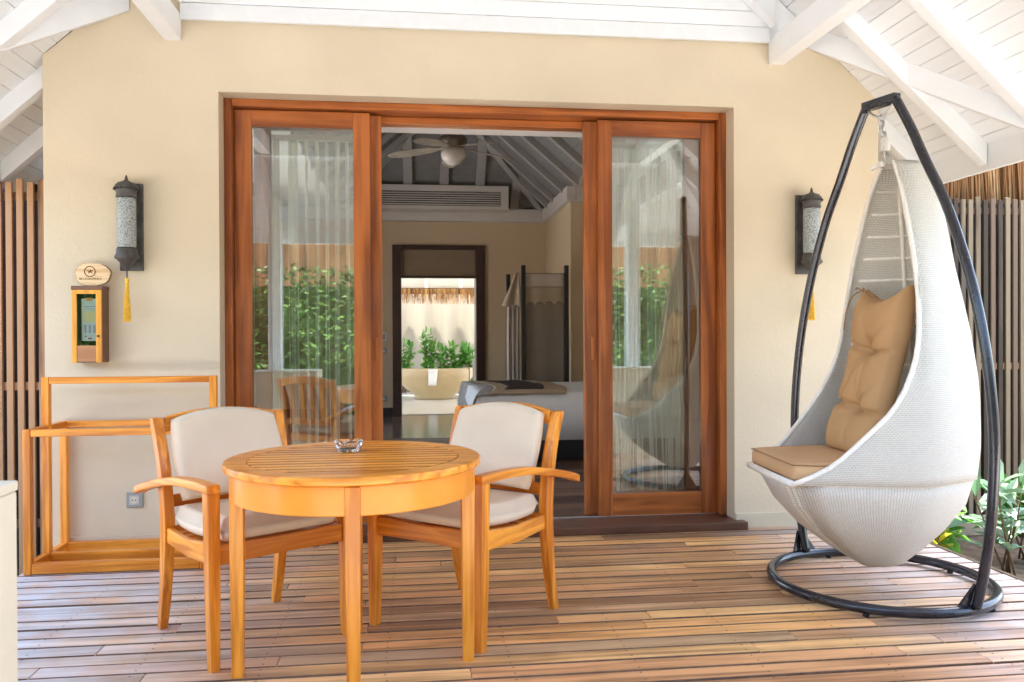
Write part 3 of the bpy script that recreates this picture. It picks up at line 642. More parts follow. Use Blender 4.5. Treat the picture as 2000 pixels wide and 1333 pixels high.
# ================================================================== SIDE FENCES AND PLANTING
def fence(label,x0,x1,y,z0,z1,mat1,mat2,seed,pitch=.064):
    rn=random.Random(seed); t=thing('slat_fence',label,'fence',((x0+x1)/2,y,z0)); x=x0; p1=p2=None
    while x<x1:
        mt=mat2 if rn.random()<.45 else mat1; jz=rn.uniform(-.012,.012)
        o=box('slat',x,x+.038,y,y+.020,z0,z1+jz,mt,t,bev=.002,seg=1); x+=pitch
    for z in (z0+.35,(z0+z1)/2-.05,z1-.12): box('rail',x0,x1,y+.021,y+.05,z,z+.05,slatm,t)
    return t
fence('tall brown vertical slat fence at the left end of the deck',-3.5,-2.16,5.5,-.355,2.19,slatm,slatm,2)
tag(box('fence_post',-2.145,-2.07,5.40,5.47,-.355,2.16,slatg,bev=.003),'grey weathered post between the left fence and the wall end','post')
fence('long grey and brown slat fence beyond the hanging chair',2.96,6.4,6.0,-.34,2.27,slatg,slatd,9)
dkb=plain('dark_shaded_boards',(.05,.035,.03),.9,.1,var=.3)  # dark colour paints the shade behind the fence slats
for lb,a in (('dark panel added to darken the gaps of the left slat fence',(-4.2,-2.1,5.9,5.94,-.355,2.24)),('dark panel added to darken the gaps of the right slat fence',(2.96,6.6,6.10,6.13,-.355,2.25))):
    tag(box('gap_darkening_screen',*a,dkb),lb,'screen')
thatch('dry brown reed thatch eave above the right slat fence',2.9,6.6,6.30,1.98,2.9,2600,6)
plant('bright green broad leaved plant low behind the swing frame leg',3.32,4.85,-.34,.50,4,7,.20,.085,leaf_g,41,.12)
plant('yellow variegated croton next to the deck edge behind the hanging chair',3.20,4.72,-.34,.38,3,8,.15,.05,leaf_y,42,.06)
plant('blue green arching leaved plant right of the swing frame leg',3.72,4.75,-.34,.68,6,7,.24,.07,leaf_b,43,.2)
plant('thin yellow green sprig at the far right of the deck edge',3.42,4.15,-.34,.42,2,10,.06,.03,leaf_y,44,.04)
plant('dark green leafy clump by the slat fence at the right edge',4.15,5.1,-.34,.55,6,8,.2,.09,leaf_g,45,.2)
# hedge and garden across from the porch (reflected in the door glass)
def leafcloud(n,fn,L,Wd,seed):
    rn=random.Random(seed); P=[]
    for k in range(n):
        c=fn(rn); P.append((card(c,rdir(rn,.1),rdir(rn,.6),L*rn.uniform(.6,1.3),Wd*rn.uniform(.7,1.3)),LF))
    return join(P)
hedge=thing('garden_hedge','dense bright green hedge facing the porch across the garden, mirrored in the door glass','hedge',(0,-3,-.3))
def hf(rn):
    x=rn.uniform(-7,8); z=rn.uniform(0,1)**.8*2.6-.3; bulge=.6*noise.noise(Vector((x*.8,z*1.2,2)))+.15*noise.noise(Vector((x*3,z*3,5)))
    return Vector((x,-2.85+bulge+rn.uniform(-.25,.05),z*(1+.08*noise.noise(Vector((x*.9,0,9))))))
V,F=leafcloud(12000,hf,.12,.045,77); mesh('foliage',V,F,hedge_m,hedge)
box('hedge_core',-7,8,-3.6,-3.15,-.35,2.0,plain('hedge_inner_twigs',(.02,.035,.012),.95,.05),hedge)
tag(box('garden_screen',-7,8,-4.15,-4.1,-.35,2.9,wood('brown_screen_boards',(.05,.025,.012),(.13,.07,.035),'Z',.4,.8,.15)),'tall brown timber screen behind the hedge across the garden','screen')
# plinths and white posts at the porch front
for s,(x0,x1,px),lb in ((0,(-1.80,-.925,-1.35),'left'),(1,(1.672,2.70,2.28),'right')):
    t=thing('porch_plinth','cream plastered plinth at the front %s corner of the porch'%lb,'plinth',((x0+x1)/2,1.8,-.3))
    box('plinth_block',x0,x1,1.60,2.05,-.3,.84,plaster,t,bev=.006); box('plinth_cap',x0-.002,x1+.002,1.60,2.052,.841,.865,plaster,t,bev=.004)
    tag(box('porch_post',px-.06,px+.06,1.77,1.89,.866,2.87,white,bev=.008),'white square post standing on the front %s plinth'%lb,'post')
# ================================================================== WALL FITTINGS
def lantern():
    c=Vector((0,-.075,0)); t=thing('wall_lantern','','wall lantern',(0,0,1.83))
    box('back_plate',-.063,.063,-.024,-.001,1.575,2.068,iron,t,bev=.004)
    for z in (1.66,1.985):
        box('bracket',-.03,.03,-.05,-.0245,z-.012,z+.012,iron,t,bev=.003)
    cx=0
    lathe('cap',[(.001,.128),(.006,.118),(.009,.10),(.02,.09),(.045,.082),(.061,.062),(.064,.052),(.057,.040),(.052,.022),(.056,.006),(.054,0),(.03,-.002)],(cx,-.095,1.975),iron,t)
    Vb=[]; 
    for k in range(22):
        a=k*2*PI/22; x=cx+.063*math.cos(a); y=-.095+.063*math.sin(a); Vb.append((bxv(x-.004,x+.004,y-.004,y+.004,2.016,2.026),BF))
    V,F=join(Vb); mesh('pierced_band',V,F,blackm,t)
    lathe('glass_cylinder',[(.048,0),(.050,.01),(.050,.265),(.048,.275)],(cx,-.095,1.698),seed_m,t)
    lathe('lower_cup',[(.004,-.125),(.012,-.12),(.022,-.105),(.035,-.085),(.052,-.066),(.064,-.058),(.064,-.048),(.056,-.035),(.054,-.01),(.05,0)],(cx,-.095,1.697),iron,t)
    tube('hook',[(cx,-.095,1.572),(cx,-.095,1.525)],.004,iron,t,n=6)
    lathe('tassel_knot',[(.003,.03),(.010,.024),(.012,.012),(.009,0)],(cx,-.095,1.502),yellow,t,n=12)
    P=[];rn=random.Random(2)
    for k in range(60):
        a=rn.uniform(0,2*PI); q=math.sqrt(rn.random()); P.append(tubev([(cx+.007*q*math.cos(a),-.095+.007*q*math.sin(a),1.503),(cx+.014*q*math.cos(a),-.095+.012*q*math.sin(a),1.42),(cx+.022*q*math.cos(a)+rn.uniform(-.002,.002),-.095+.018*q*math.sin(a),1.285+rn.uniform(0,.008))],.0017,4))
    V,F=join(P); mesh('tassel_skirt',V,F,yellow,t)
    return t
la=lantern(); la.location=(-1.576,D,1.83); tag(la,'aged iron wall lantern with seeded glass and yellow tassel, above the wooden box',group='wall lanterns either side of the doors')
lb=copytree(la); lb.location=(2.436,D,1.83)
lb.scale=(-1,1,1); tag(lb,'aged iron wall lantern with yellow tassel, half hidden behind the black swing frame leg',group='wall lanterns either side of the doors')
# wooden box
bx=thing('wall_box','small teak wall box with a glazed door holding a printed card','wall box',(-1.77,4.8,1.06))
y0=4.762
ORG=wood('bright_orange_teak',(.62,.24,.02),(.86,.42,.04),'Z',1,.35,.5,.1)
BRN=plain('brown_stained_box_side',(.17,.085,.05),.5,.4,var=.15)
X0,X1=-1.862,-1.706
box('side',X0,X0+.010,y0+.012,D-.002,1.062,1.462,BRN,bx); box('side',X1-.010,X1,y0+.012,D-.002,1.062,1.462,BRN,bx)
box('lid',X0-.004,X1+.004,y0+.002,D-.002,1.4625,1.484,BRN,bx,bev=.002); box('bottom',X0+.0105,X1-.0105,y0+.012,D-.002,1.062,1.072,BRN,bx)
box('back',X0+.0105,X1-.0105,D-.012,D-.002,1.0725,1.462,plain('mottled_hedge_reflection',(.03,.10,.03),.7,.3,var=.6,scale=60),bx)  # mottled green back paints the hedge reflection around the card
box('door_stile',X0,X0+.026,y0,y0+.0115,1.06,1.462,ORG,bx,bev=.002); box('door_stile',X1-.030,X1,y0,y0+.0115,1.06,1.462,ORG,bx,bev=.002)
box('door_rail',X0+.0265,X1-.0305,y0+.0005,y0+.011,1.440,1.462,ORG,bx); box('door_rail',X0+.0265,X1-.0305,y0+.0005,y0+.011,1.06,1.066,BRN,bx)
box('lower_panel',X0+.0265,X1-.0305,y0+.003,y0+.010,1.0665,1.155,wood('mid_brown_panel',(.40,.18,.07),(.52,.26,.11),'X'),bx)
box('glass_pane',X0+.0265,X1-.0305,y0+.005,y0+.008,1.156,1.4395,boxglass,bx)
lathe('knob',[(.002,0),(.007,.003),(.007,.010),(.003,.013)],(-1.722,y0-.006,1.20),iron,bx,n=12)
cd=thing('printed_card','pale printed card with a yellow band standing inside the glazed wall box','card',(-1.775,4.80,1.18))
def txt(s,size,loc,mat,parent,name='lettering',ext=.0004):
    c=bpy.data.curves.new(name,'FONT'); c.body=s; c.size=size; c.align_x='CENTER'; c.align_y='CENTER'; c.extrude=ext
    o=bpy.data.objects.new(name,c); dg=None; COL.objects.link(o); o.data.materials.append(mat)
    bpy.context.view_layer.update(); me=bpy.data.meshes.new_from_object(o); bpy.data.objects.remove(o)
    o=bpy.data.objects.new(name,me); COL.objects.link(o); o.parent=parent; WO[o]=Vector(loc); o.location=Vector(loc)-WO[parent]; o.rotation_euler=(PI/2,0,0)
    return o
cardm=plain('pale_mint_card',(.66,.78,.70),.4,.4,var=.03); cy=4.80
box('card_body',-1.825,-1.738,cy,cy+.004,1.180,1.415,cardm,cd,bev=.001)
box('orange_clip',-1.802,-1.766,cy-.003,cy-.0005,1.402,1.420,ORG,cd)
box('yellow_band',-1.817,-1.745,cy-.0012,cy-.0004,1.285,1.345,plain('yellow_print',(.85,.80,.38),.5,.3),cd)
gp=plain('grey_print',(.42,.45,.52),.6,.2); rp=plain('red_print',(.5,.08,.12),.6,.2)
box('print_line',-1.812,-1.752,cy-.0012,cy-.0004,1.368,1.373,gp,cd); box('print_line',-1.812,-1.752,cy-.0012,cy-.0004,1.356,1.360,gp,cd)
for x in (-1.810,-1.786,-1.762): box('print_column',x,x+.011,cy-.0012,cy-.0004,1.225,1.270,gp,cd)
box('print_mark',-1.808,-1.798,cy-.0012,cy-.0004,1.203,1.209,rp,cd); box('print_mark',-1.790,-1.772,cy-.0012,cy-.0004,1.190,1.198,rp,cd)
ws=thing('wood_slice_sign','oval bark edged wood slice sign with a burnt round emblem standing on the wall box','sign',(-1.765,4.80,1.485))
n=40; ol=[]
rn=random.Random(3)
for k in range(n):
    a=k*2*PI/n; q=1+.03*math.sin(3*a+1)+.015*math.sin(7*a); g_=lambda v:math.copysign(abs(v)**.86,v); ol.append((-1.762+.090*g_(math.cos(a))*q,1.549+.063*g_(math.sin(a))*q))
V=[(x,4.79,z) for x,z in ol]+[(x,4.81,z) for x,z in ol]; F=[tuple(range(n)),tuple(range(n,2*n))[::-1]]
mesh('slice_face',V,F,wood('pale_cut_wood',(.60,.38,.18),(.82,.62,.38),'X',2,.6,.3,.1),ws)
V2=[(-1.765+(x+1.765)*1.03,4.788,1.548+(z-1.548)*1.03) for x,z in ol]+[(x,4.812,z) for x,z in ol]
V=[(x,4.791,z) for x,z in ol]+[(-1.765+(x+1.765)*1.035,4.792,1.548+(z-1.548)*1.035) for x,z in ol]+[(-1.765+(x+1.765)*1.035,4.811,1.548+(z-1.548)*1.035) for x,z in ol]
F=[(i,(i+1)%n,(i+1)%n+n,i+n) for i in range(n)]+[(i+n,(i+1)%n+n,(i+1)%n+2*n,i+2*n) for i in range(n)]
mesh('bark_edge',V,F,plain('sign_bark',(.30,.22,.13),.9,.1,var=.4,scale=50),ws)
burn=plain('burnt_mark',(.20,.09,.03),.8,.1)
tube('emblem_ring',[(-1.775+.028*math.cos(a*2*PI/28),4.7885,1.565+.028*math.sin(a*2*PI/28)) for a in range(28)],.0022,burn,ws,n=6,closed=True,up=Vector((0,1,0)))
V,F=join([tubev([(-1.793,4.7885,1.572),(-1.775,4.7885,1.564),(-1.757,4.7885,1.573)],[.001,.005,.001],6),tubev([(-1.784,4.7885,1.553),(-1.772,4.7885,1.566),(-1.770,4.7885,1.576)],[.001,.004,.001],6),tubev([(-1.776,4.7885,1.566),(-1.760,4.7885,1.553)],[.003,.001],6)]); mesh('emblem_bird',V,F,burn,ws)
txt('BIO KONOPHICE',.0155,(-1.772,4.789,1.524),burn,ws)
# outdoor socket
sk=thing('outdoor_socket','grey round-pin power socket on the cream wall behind the left chair','socket',(-1.572,D,.275))
box('plate',-1.617,-1.527,D-.012,D-.001,.232,.320,greym,sk,bev=.004); box('inner_frame',-1.600,-1.544,D-.016,D-.0125,.249,.303,plain('light_grey_plastic',(.48,.50,.47),.4,.5),sk,bev=.003)
def disc(name,c,r,y0,y1,mat,parent,n=24):
    V=[(c[0]+r*math.cos(k*2*PI/n),y0,c[1]+r*math.sin(k*2*PI/n)) for k in range(n)]; V+=[(v[0],y1,v[2]) for v in V]
    return mesh(name,V,[tuple(range(n)),tuple(range(n,2*n))[::-1]]+[(i,(i+1)%n,(i+1)%n+n,i+n) for i in range(n)],mat,parent)
disc('socket_well',(-1.572,.276),.021,D-.0175,D-.0162,plain('cream_socket_insert',(.66,.62,.50),.4,.5),sk)
for dx in (-.009,.009): disc('pin_hole',(-1.572+dx,.276),.004,D-.0185,D-.0178,blackm,sk,10)
# ================================================================== FURNITURE
# ---- towel rack
rk=thing('towel_rack','stepped orange teak towel rack frame standing against the wall','towel rack',(-1.5,4.6,0))
x0,x1=-1.955,-1.098; s=.040
ys=[(4.385,.735),(4.60,.99),(4.82,.735)]
for k,(y,zz) in enumerate(ys):
    a=x0-(.03 if k==1 else 0)-(.045 if k==2 else 0)*0; 
    for x in (x0,x1): box('post',x,x+s*.95,y,y+s,.0+(.0 if k!=1 else .0),zz-(0),teak['Z'],rk,bev=.004)
    box('top_bar',x0+s*.95+.0005,x1-.0005,y+.001,y+s-.001,zz-.036,zz-.001,teak['X'],rk,bev=.004)
    box('bottom_bar',x0+s*.95+.0005,x1-.0005,y+.001,y+s-.001,.004,.058,teak['X'],rk,bev=.004)
for x in (x0,x1):
    for za,zb in ((.004,.058),(.699,.734)):
        for ya,yb in ((4.4255,4.5995),(4.6405,4.8195)): box('cross_bar',x+.001,x+s*.95-.001,ya,yb,za,zb,teak['Y'],rk,bev=.003)
# ---- round table
TC=Vector((-.21,2.998,0)); tb=thing('round_table','round orange teak table with slatted top between the two armchairs','table',TC)
TZ=.767; TR=.452; n=96
def ringv(r0,r1,z0,z1,c=TC,n=96):
    V=[];F=[]
    for k in range(n):
        a=k*2*PI/n; ca,sa=math.cos(a),math.sin(a)
        V+=[(c.x+r0*ca,c.y+r0*sa,z0),(c.x+r1*ca,c.y+r1*sa,z0),(c.x+r1*ca,c.y+r1*sa,z1),(c.x+r0*ca,c.y+r0*sa,z1)]
    for k in range(n):
        a=k*4;b=((k+1)%n)*4
        for j in range(4): F.append((a+j,a+(j+1)%4,b+(j+1)%4,b+j))
    return V,F
V,F=ringv(.372,TR,TZ-.028,TZ); mesh('rim_ring',V,F,teak['X'],tb,bev=.006)
ns=13; wsl=.744/ns
for k in range(ns):
    ya=-.372+k*wsl+.0045; yb=ya+wsl-.009
    def xe(y): return math.sqrt(max(0.0001,.3715**2-y*y))
    xa=xe(ya);xb=xe(yb); V=[(-xa,ya,TZ-.022),(xa,ya,TZ-.022),(xb,yb,TZ-.022),(-xb,yb,TZ-.022),(-xa,ya,TZ-.001),(xa,ya,TZ-.001),(xb,yb,TZ-.001),(-xb,yb,TZ-.001)]
    mesh('top_slat',[Vector(v)+TC for v in V],BF,[teak['X'],slat_edge],tb,bev=.0015,seg=1,mi=(1,0,1,1,1,1))
V,F=boxes([(TC.x-.03,TC.x+.03,TC.y-.38,TC.y+.38,TZ-.05,TZ-.0285)]); mesh('under_batten',V,F,teak['Y'],tb)
V,F=ringv(.405,.427,TZ-.125,TZ-.031); mesh('apron',V,F,plain('curved_teak',(.82,.29,.026),.32,.45,var=.09,scale=7),tb,bev=.003)
th0=R(3)
for k in range(4):
    a=th0+k*PI/2; d=Vector((math.cos(a),math.sin(a),0)); s2=Vector((-d.y,d.x,0))
    def q(r,z,w=.024): c=TC+d*r+Vector((0,0,z)); return [c-d*w-s2*w,c+d*w-s2*w,c+d*w+s2*w,c-d*w+s2*w]
    V,F=loft([q(.408,0,.020),q(.408,.5,.024),q(.408,TZ-.032,.0245)]); mesh('leg',V,F,teak['Z'],tb,bev=.004)
# ---- ashtray
ac_=Vector((-.244,3.14,TZ)); at=thing('ashtray','small clear glass ashtray on the round teak table','ashtray',ac_)
n=32; sec=[]
for r,z in ((.030,.0),(.040,.0),(.046,.014),(.052,.036),(.054,.040),(.050,.041),(.040,.036),(.034,.018),(.028,.012),(.001,.012)):
    L=[]
    for k in range(n):
        a=k*2*PI/n; notch=.010 if (z>.03 and abs(math.sin(2*a+.5))<.22) else 0; fac=1+.03*(k%2)*(z<.036 and r>.038)
        L.append(ac_+Vector((r*fac*math.cos(a),r*fac*math.sin(a),z-notch+.001)))
    sec.append(L)
V,F=loft(sec); mesh('glass_bowl',V,F,crystal_m,at)
# ---- armchair (local: front faces -Y, origin on the floor at its centre)
def armchair():
    t=thing('garden_armchair','','armchair',(0,0,0))
    for s in (-1,1):
        bar('front_leg',[hsec(s*.272,-.262,0,.017,.019),hsec(s*.273,-.258,.25,.021,.024),hsec(s*.275,-.256,.60,.0235,.025),hsec(s*.276,-.256,.650,.0235,.025)],teak['Z'],t)
        P=[(.315,0,.016,.018),(.285,.12,.019,.022),(.262,.27,.020,.026),(.250,.42,.021,.029),(.252,.55,.021,.028),(.272,.70,.021,.026),(.328,.868,.021,.022)]
        py=smoothpath([(a,b,0) for a,b,_,_ in P],3); ph=smoothpath([(c,d,0) for _,_,c,d in P],3)
        bar('rear_post',[hsec(s*(.250+.016*max(0,p.y-.45)/.42),p.x,p.y,h2.x,h2.y) for p,h2 in zip(py,ph)],teak['Z'],t)
        A=smoothpath([(s*.280,-.290,.655,0),(s*.284,-.15,.693,0),(s*.290,.02,.708,0),(s*.296,.18,.700,0),(s*.302,.350,.668,0)],4) if False else smoothpath([(s*.280,-.290,.652),(s*.283,-.15,.654),(s*.288,.03,.645),(s*.295,.20,.617),(s*.302,.35,.582),(s*.305,.41,.562)],4)
        V,F=loft([[(p.x-.026,p.y,p.z-.012),(p.x+.026,p.y,p.z-.012),(p.x+.026,p.y,p.z+.020),(p.x-.026,p.y,p.z+.020)] for p in A]); mesh('armrest',V,F,teak['Y'],t,bev=.005)
        bar('side_rail',[[(s*.262-.012,-.232,.375),(s*.262+.012,-.232,.375),(s*.262+.012,-.232,.452),(s*.262-.012,-.232,.452)],[(s*.256-.012,0,.36),(s*.256+.012,0,.36),(s*.256+.012,0,.425),(s*.256-.012,0,.425)],[(s*.250-.012,.224,.37),(s*.250+.012,.224,.37),(s*.250+.012,.224,.43),(s*.250-.012,.224,.43)]],teak['Y'],t)
    def arch(name,y0,bow,z0,rise,hh,th):
        secs=[]
        for k in range(13):
            u=k/12; x=-.236+.472*u; e=1-(2*u-1)**2; y=y0+bow*e; z=z0+rise*e
            secs.append([(x,y-th/2,z-hh/2),(x,y+th/2,z-hh/2),(x,y+th/2,z+hh/2),(x,y-th/2,z+hh/2)])
        V,F=loft(secs); mesh(name,V,F,teak['X'],t,bev=.004)
    arch('top_rail',.318,.030,.838,.026,.062,.028)
    arch('lower_back_rail',.262,.02,.53,.0,.05,.022)
    for k in range(4):
        x=-.15+k*.1; bar('back_slat',[hsec(x,.278,.556,.022,.006),hsec(x,.31,.83,.022,.006)],teak['Z'],t,bev=.002)
    bar('front_rail',[[(-.25,-.270,.378),(-.25,-.246,.378),(-.25,-.246,.452),(-.25,-.270,.452)],[(0,-.270,.382),(0,-.246,.382),(0,-.246,.445),(0,-.270,.445)],[(.25,-.270,.378),(.25,-.246,.378),(.25,-.246,.452),(.25,-.270,.452)]],teak['X'],t)
    box('rear_rail',-.229,.229,.236,.258,.37,.43,teak['X'],t,bev=.003)
    for k in range(6): y=-.21+k*.075; box('seat_slat',-.243,.243,y,y+.05,.40,.415,teak['X'],t)
    def cf(u,v):
        x=-.238+.476*u; y=-.262+.47*v; e=min(edge(u,.07),edge(v,.07)); sag=-.03*math.sin(v*PI)*0
        zb=.448-.022*math.sin(max(0,v-.15)*PI*.9); mid=zb+.045; return (x,y,mid+.050*e-.008*math.sin(u*PI)*math.sin(v*PI)),(x,y,mid-.044*e)
    sc=pillow('seat_cushion',cf,30,30,cushion_c,t)
    def bf(u,v):
        hw_=.226+.014*math.sin(v*PI); x=-hw_+2*hw_*u; z=.545+v*(.315+.038*(1-(2*u-1)**2)); lean=.150+.125*v; y=lean+.030*(1-(2*u-1)**2)*.9
        e=min(edge(u,.08),edge(v,.06)); return (x,y-.036*e,z),(x,y+.036*e,z)
    pillow('back_cushion',bf,30,30,cushion_c,t)
    return t
ch1=armchair(); ch2=copytree(ch1)
ch1.location=(-.645,3.409,0); ch1.rotation_euler=(0,0,R(35.4)); tag(ch1,'teak armchair with cream cushions left of the table, beside the towel rack',group='armchairs at the round table')
ch2.location=(.215,3.47,0); ch2.rotation_euler=(0,0,R(-40.9)); tag(ch2,'teak armchair with cream cushions right of the table, before the open doorway',group='armchairs at the round table')
# ---- swing frame
RC=Vector((2.203,3.666,0)); ph=1.8587; dr=Vector((math.cos(ph),math.sin(ph),0)); RR=.49
sf=thing('swing_frame','black steel hanging chair stand with two arched legs on a ring base','swing stand',RC)
tube('base_ring',[RC+Vector((RR*math.cos(k*2*PI/72),RR*math.sin(k*2*PI/72),.032)) for k in range(72)],.023,black_metal,sf,n=12,closed=True)
prof=[(.085,2.295),(.17,2.14),(.25,1.97),(.345,1.78),(.432,1.55),(.495,1.33),(.538,1.12),(.565,.91),(.575,.72),(.568,.52),(.552,.35),(.522,.17),(.492,.045)]
cs=-.014
for s in (-1,1):
    P=[RC+dr*(s*a+cs)+Vector((0,0,z)) for a,z in prof]; P=[P[0]]+smoothpath(P,4)[1:]
    tube('arched_leg',P,.0215,black_metal,sf,n=14,up=Vector((-dr.y,dr.x,0)))
    b=RC+dr*s*.492; tn=Vector((-dr.y,dr.x,0))
    for e in (-1,1):
        V=[b+dr*s*.026+tn*e*.016+Vector((0,0,.15)),b+tn*e*.018+Vector((0,0,.045)),b+tn*e*.075-dr*s*.01+Vector((0,0,.045))]; V+=[v+dr*.012 for v in V]
        mesh('gusset',V,[(0,1,2),(3,5,4),(0,3,4,1),(1,4,5,2),(2,5,3,0)],black_metal,sf)
V,F=loft([[RC+dr*(a+cs)+tn*x+Vector((0,0,2.297+z)) for x,z in ((-.022,-.022),(.022,-.022),(.022,.022),(-.022,.022))] for a in (-.098,.098)]); mesh('top_bar',V,F,black_metal,sf,bev=.005)
tube('hanging_loop',smoothpath([RC+dr*(cs-.075)+Vector((0,0,2.275)),RC+dr*(cs-.035)+Vector((0,0,2.24)),RC+dr*cs+Vector((0,0,2.232)),RC+dr*(cs+.035)+Vector((0,0,2.24)),RC+dr*(cs+.075)+Vector((0,0,2.275))],4),.006,gal,sf,n=8,up=tn)
for k in range(5):
    a=k*2*PI/5+.3; lathe('rubber_foot',[(.014,0),(.014,.012)],RC+Vector((RR*math.cos(a),RR*math.sin(a),-.001)),blackm,sf,n=10)
# ---- pod
AX=Vector((2.215,3.64,0)); Fd=Vector((-1,.07,0)).normalized(); Sd=Vector((.07,1,0)).normalized()
def pp(f,s,z): return AX+Fd*f+Sd*s+Vector((0,0,z))
pod=thing('hanging_chair','white woven teardrop hanging chair suspended by chain from the black stand','hanging chair',pp(0,0,.12))
tL=[(.12,.13),(.2,.26),(.29,.38),(.42,.495),(.54,.555),(.58,.46),(.65,.36),(.775,.245),(.89,.145),(1.03,.075),(1.15,.035),(1.4,.02),(1.8,.0),(1.93,-.01),(2.01,-.02)]
tLs=[(.12,.075),(.29,.17),(.42,.23),(.54,.272),(.65,.33),(.89,.385),(1.15,.37),(1.4,.335),(1.75,.205),(1.93,.12),(2.01,.05)]
tM=[(.12,.03),(.54,.02),(1.15,-.0),(1.4,-.01),(1.8,-.03),(2.01,-.03)]
tMs=[(.12,.095),(.2,.19),(.30,.275),(.42,.345),(.54,.385),(.7,.405),(.9,.405),(1.15,.375),(1.4,.335),(1.6,.265),(1.75,.205),(1.93,.14),(2.01,.095)]
tN=[(.12,-.07),(.2,-.15),(.30,-.23),(.42,-.32),(.54,-.345),(.7,-.36),(.99,-.345),(1.23,-.31),(1.49,-.26),(1.69,-.225),(1.85,-.195),(1.95,-.165),(2.01,-.11)]
tNs=[(.12,.05),(.3,.15),(.54,.20),(.9,.215),(1.2,.20),(1.5,.165),(1.7,.155),(1.9,.13),(2.01,.08)]
# lower bowl (closed sections)
zs=[.12,.15,.20,.25,.30,.36,.42,.48,.54]
def closed_sec(z):
    a=pp(interp(tL,z),-interp(tLs,z),z);b=pp(interp(tM,z),-interp(tMs,z),z);c=pp(interp(tN,z),-interp(tNs,z),z)
    c2=pp(interp(tN,z),interp(tNs,z),z);b2=pp(interp(tM,z),interp(tMs,z),z);a2=pp(interp(tL,z),interp(tLs,z),z)
    out=[];co=[a,b,c,c2,b2,a2]
    for i in range(6):
        p,q=co[i],co[(i+1)%6]
        for k in range(4): out.append(p.lerp(q,k/4))
    # soften corners slightly
    m2=len(out); sm=[(out[i-1]+out[i]*2+out[(i+1)%m2])/4 for i in range(m2)]
    return sm
secs=[closed_sec(z) for z in zs]
n=len(secs[0]); V=[];F=[];UV=[]
def perim(sec,closed=True):
    d=[0]
    for i in range(len(sec)-1): d.append(d[-1]+(sec[i+1]-sec[i]).length)
    return d
refp=perim(secs[6])
for si,sec in enumerate(secs):
    for i,p in enumerate(sec+[sec[0]]):
        V.append(p); UV.append((zs[si]*5.5,(refp[i] if i<n else refp[-1]+.03)*3.0))
n1=n+1
for si in range(len(secs)-1):
    for i in range(n): F.append((si*n1+i,si*n1+i+1,(si+1)*n1+i+1,(si+1)*n1+i))
V.append(pp(0,0,.115)); UV.append((0,0)); cI=len(V)-1
for i in range(n): F.append((i+1,i,cI))
shell=mesh('woven_bowl',V,F,rattan,pod,smooth=True,uv=UV,org=pp(0,0,.12))
so_=shell.modifiers.new('solid','SOLIDIFY'); so_.thickness=.014; so_.offset=-1
# upper open shell
zs2=[.54,.58,.62,.68,.75,.82,.9,1.0,1.1,1.2,1.3,1.4,1.5,1.6,1.7,1.8,1.87,1.93,1.97,2.0]
def open_sec(z):
    mf=interp(tM,z)
    co=[pp(max(interp(tL,z),mf+.012),-interp(tLs,z),z),pp(mf,-interp(tMs,z),z),pp(interp(tN,z),-interp(tNs,z),z),pp(interp(tN,z),interp(tNs,z),z),pp(mf,interp(tMs,z),z),pp(max(interp(tL,z),mf+.012),interp(tLs,z),z)]
    out=[]
    for i in range(5):
        for k in range(5): out.append(co[i].lerp(co[i+1],k/5))
    out.append(co[5]); m2=len(out)
    return [out[0]]+[(out[i-1]+out[i]*2+out[i+1])/4 for i in range(1,m2-1)]+[out[-1]]
secs=[open_sec(z) for z in zs2]; n=len(secs[0]); V=[];F=[];UV=[]; refp=perim(secs[6])
for si,sec in enumerate(secs):
    d=perim(sec); mid=d[-1]/2
    for i,p in enumerate(sec): V.append(p); UV.append(((d[i]-mid)*4.2,zs2[si]*4.2))
for si in range(len(secs)-1):
    for i in range(n-1): F.append((si*n+i,si*n+i+1,(si+1)*n+i+1,(si+1)*n+i))
up=mesh('woven_shell',V,F,rattan,pod,smooth=True,uv=UV,org=pp(0,0,.54))
so_=up.modifiers.new('solid','SOLIDIFY'); so_.thickness=.014; so_.offset=0
# top cap
ts=secs[-1]; V=[p+Vector((0,0,0)) for p in ts]+[pp(-.03,0,2.025)]; F=[(i,(i+1)%len(ts),len(ts)) for i in range(len(ts))]; mesh('top_cap',V,F,rattan_rim,pod,smooth=True)
tube('cap_lip',smoothpath([pp(.035,-.05,1.99),pp(.02,-.02,2.002),pp(.02,.02,2.002),pp(.035,.05,1.99)],4),.012,rattan_rim,pod)
rimL=[s_[0] for s_ in secs]; rimR=[s_[-1] for s_ in secs]
tube('rim_roll',smoothpath(rimL[::2]+[rimL[-1]],3),.011,rattan_rim,pod); tube('rim_roll',smoothpath(rimR[::2]+[rimR[-1]],3),.011,rattan_rim,pod)
bs=closed_sec(.545); fr_=[p for p in bs]
tube('seat_lip',[pp(interp(tL,.54)-.0,-interp(tLs,.54),.545),pp(interp(tL,.54)+.005,0,.545),pp(interp(tL,.54),interp(tLs,.54),.545)],.016,rattan_rim,pod)
V=[p for p in fr_]; mesh('seat_deck',V+[v-Vector((0,0,.01)) for v in V],[tuple(range(len(V))),tuple(range(len(V),2*len(V)))[::-1]]+[(i,(i+1)%len(V),(i+1)%len(V)+len(V),i+len(V)) for i in range(len(V))],rattan_rim,pod)
# inner ribs laid on the inner face of the shell
def inward(p,z,d): c=pp(.0,0,z); v=(c-p); v.z=0; return p+v.normalized()*d
for k in range(12):
    z=.72+k*.107
    if z>1.93: break
    sec=open_sec(z); P=[inward(q,z,.009) for q in sec[9:21:1]]
    tube('cross_rib',P,.0085,rattan_rim,pod,n=6)
for ix in (9,16):
    tube('spine_rib',[inward(open_sec(z)[ix],z,.016) for z in (.6,.8,1.0,1.2,1.4,1.6,1.8,1.92)],.010,rattan_rim,pod,n=8)
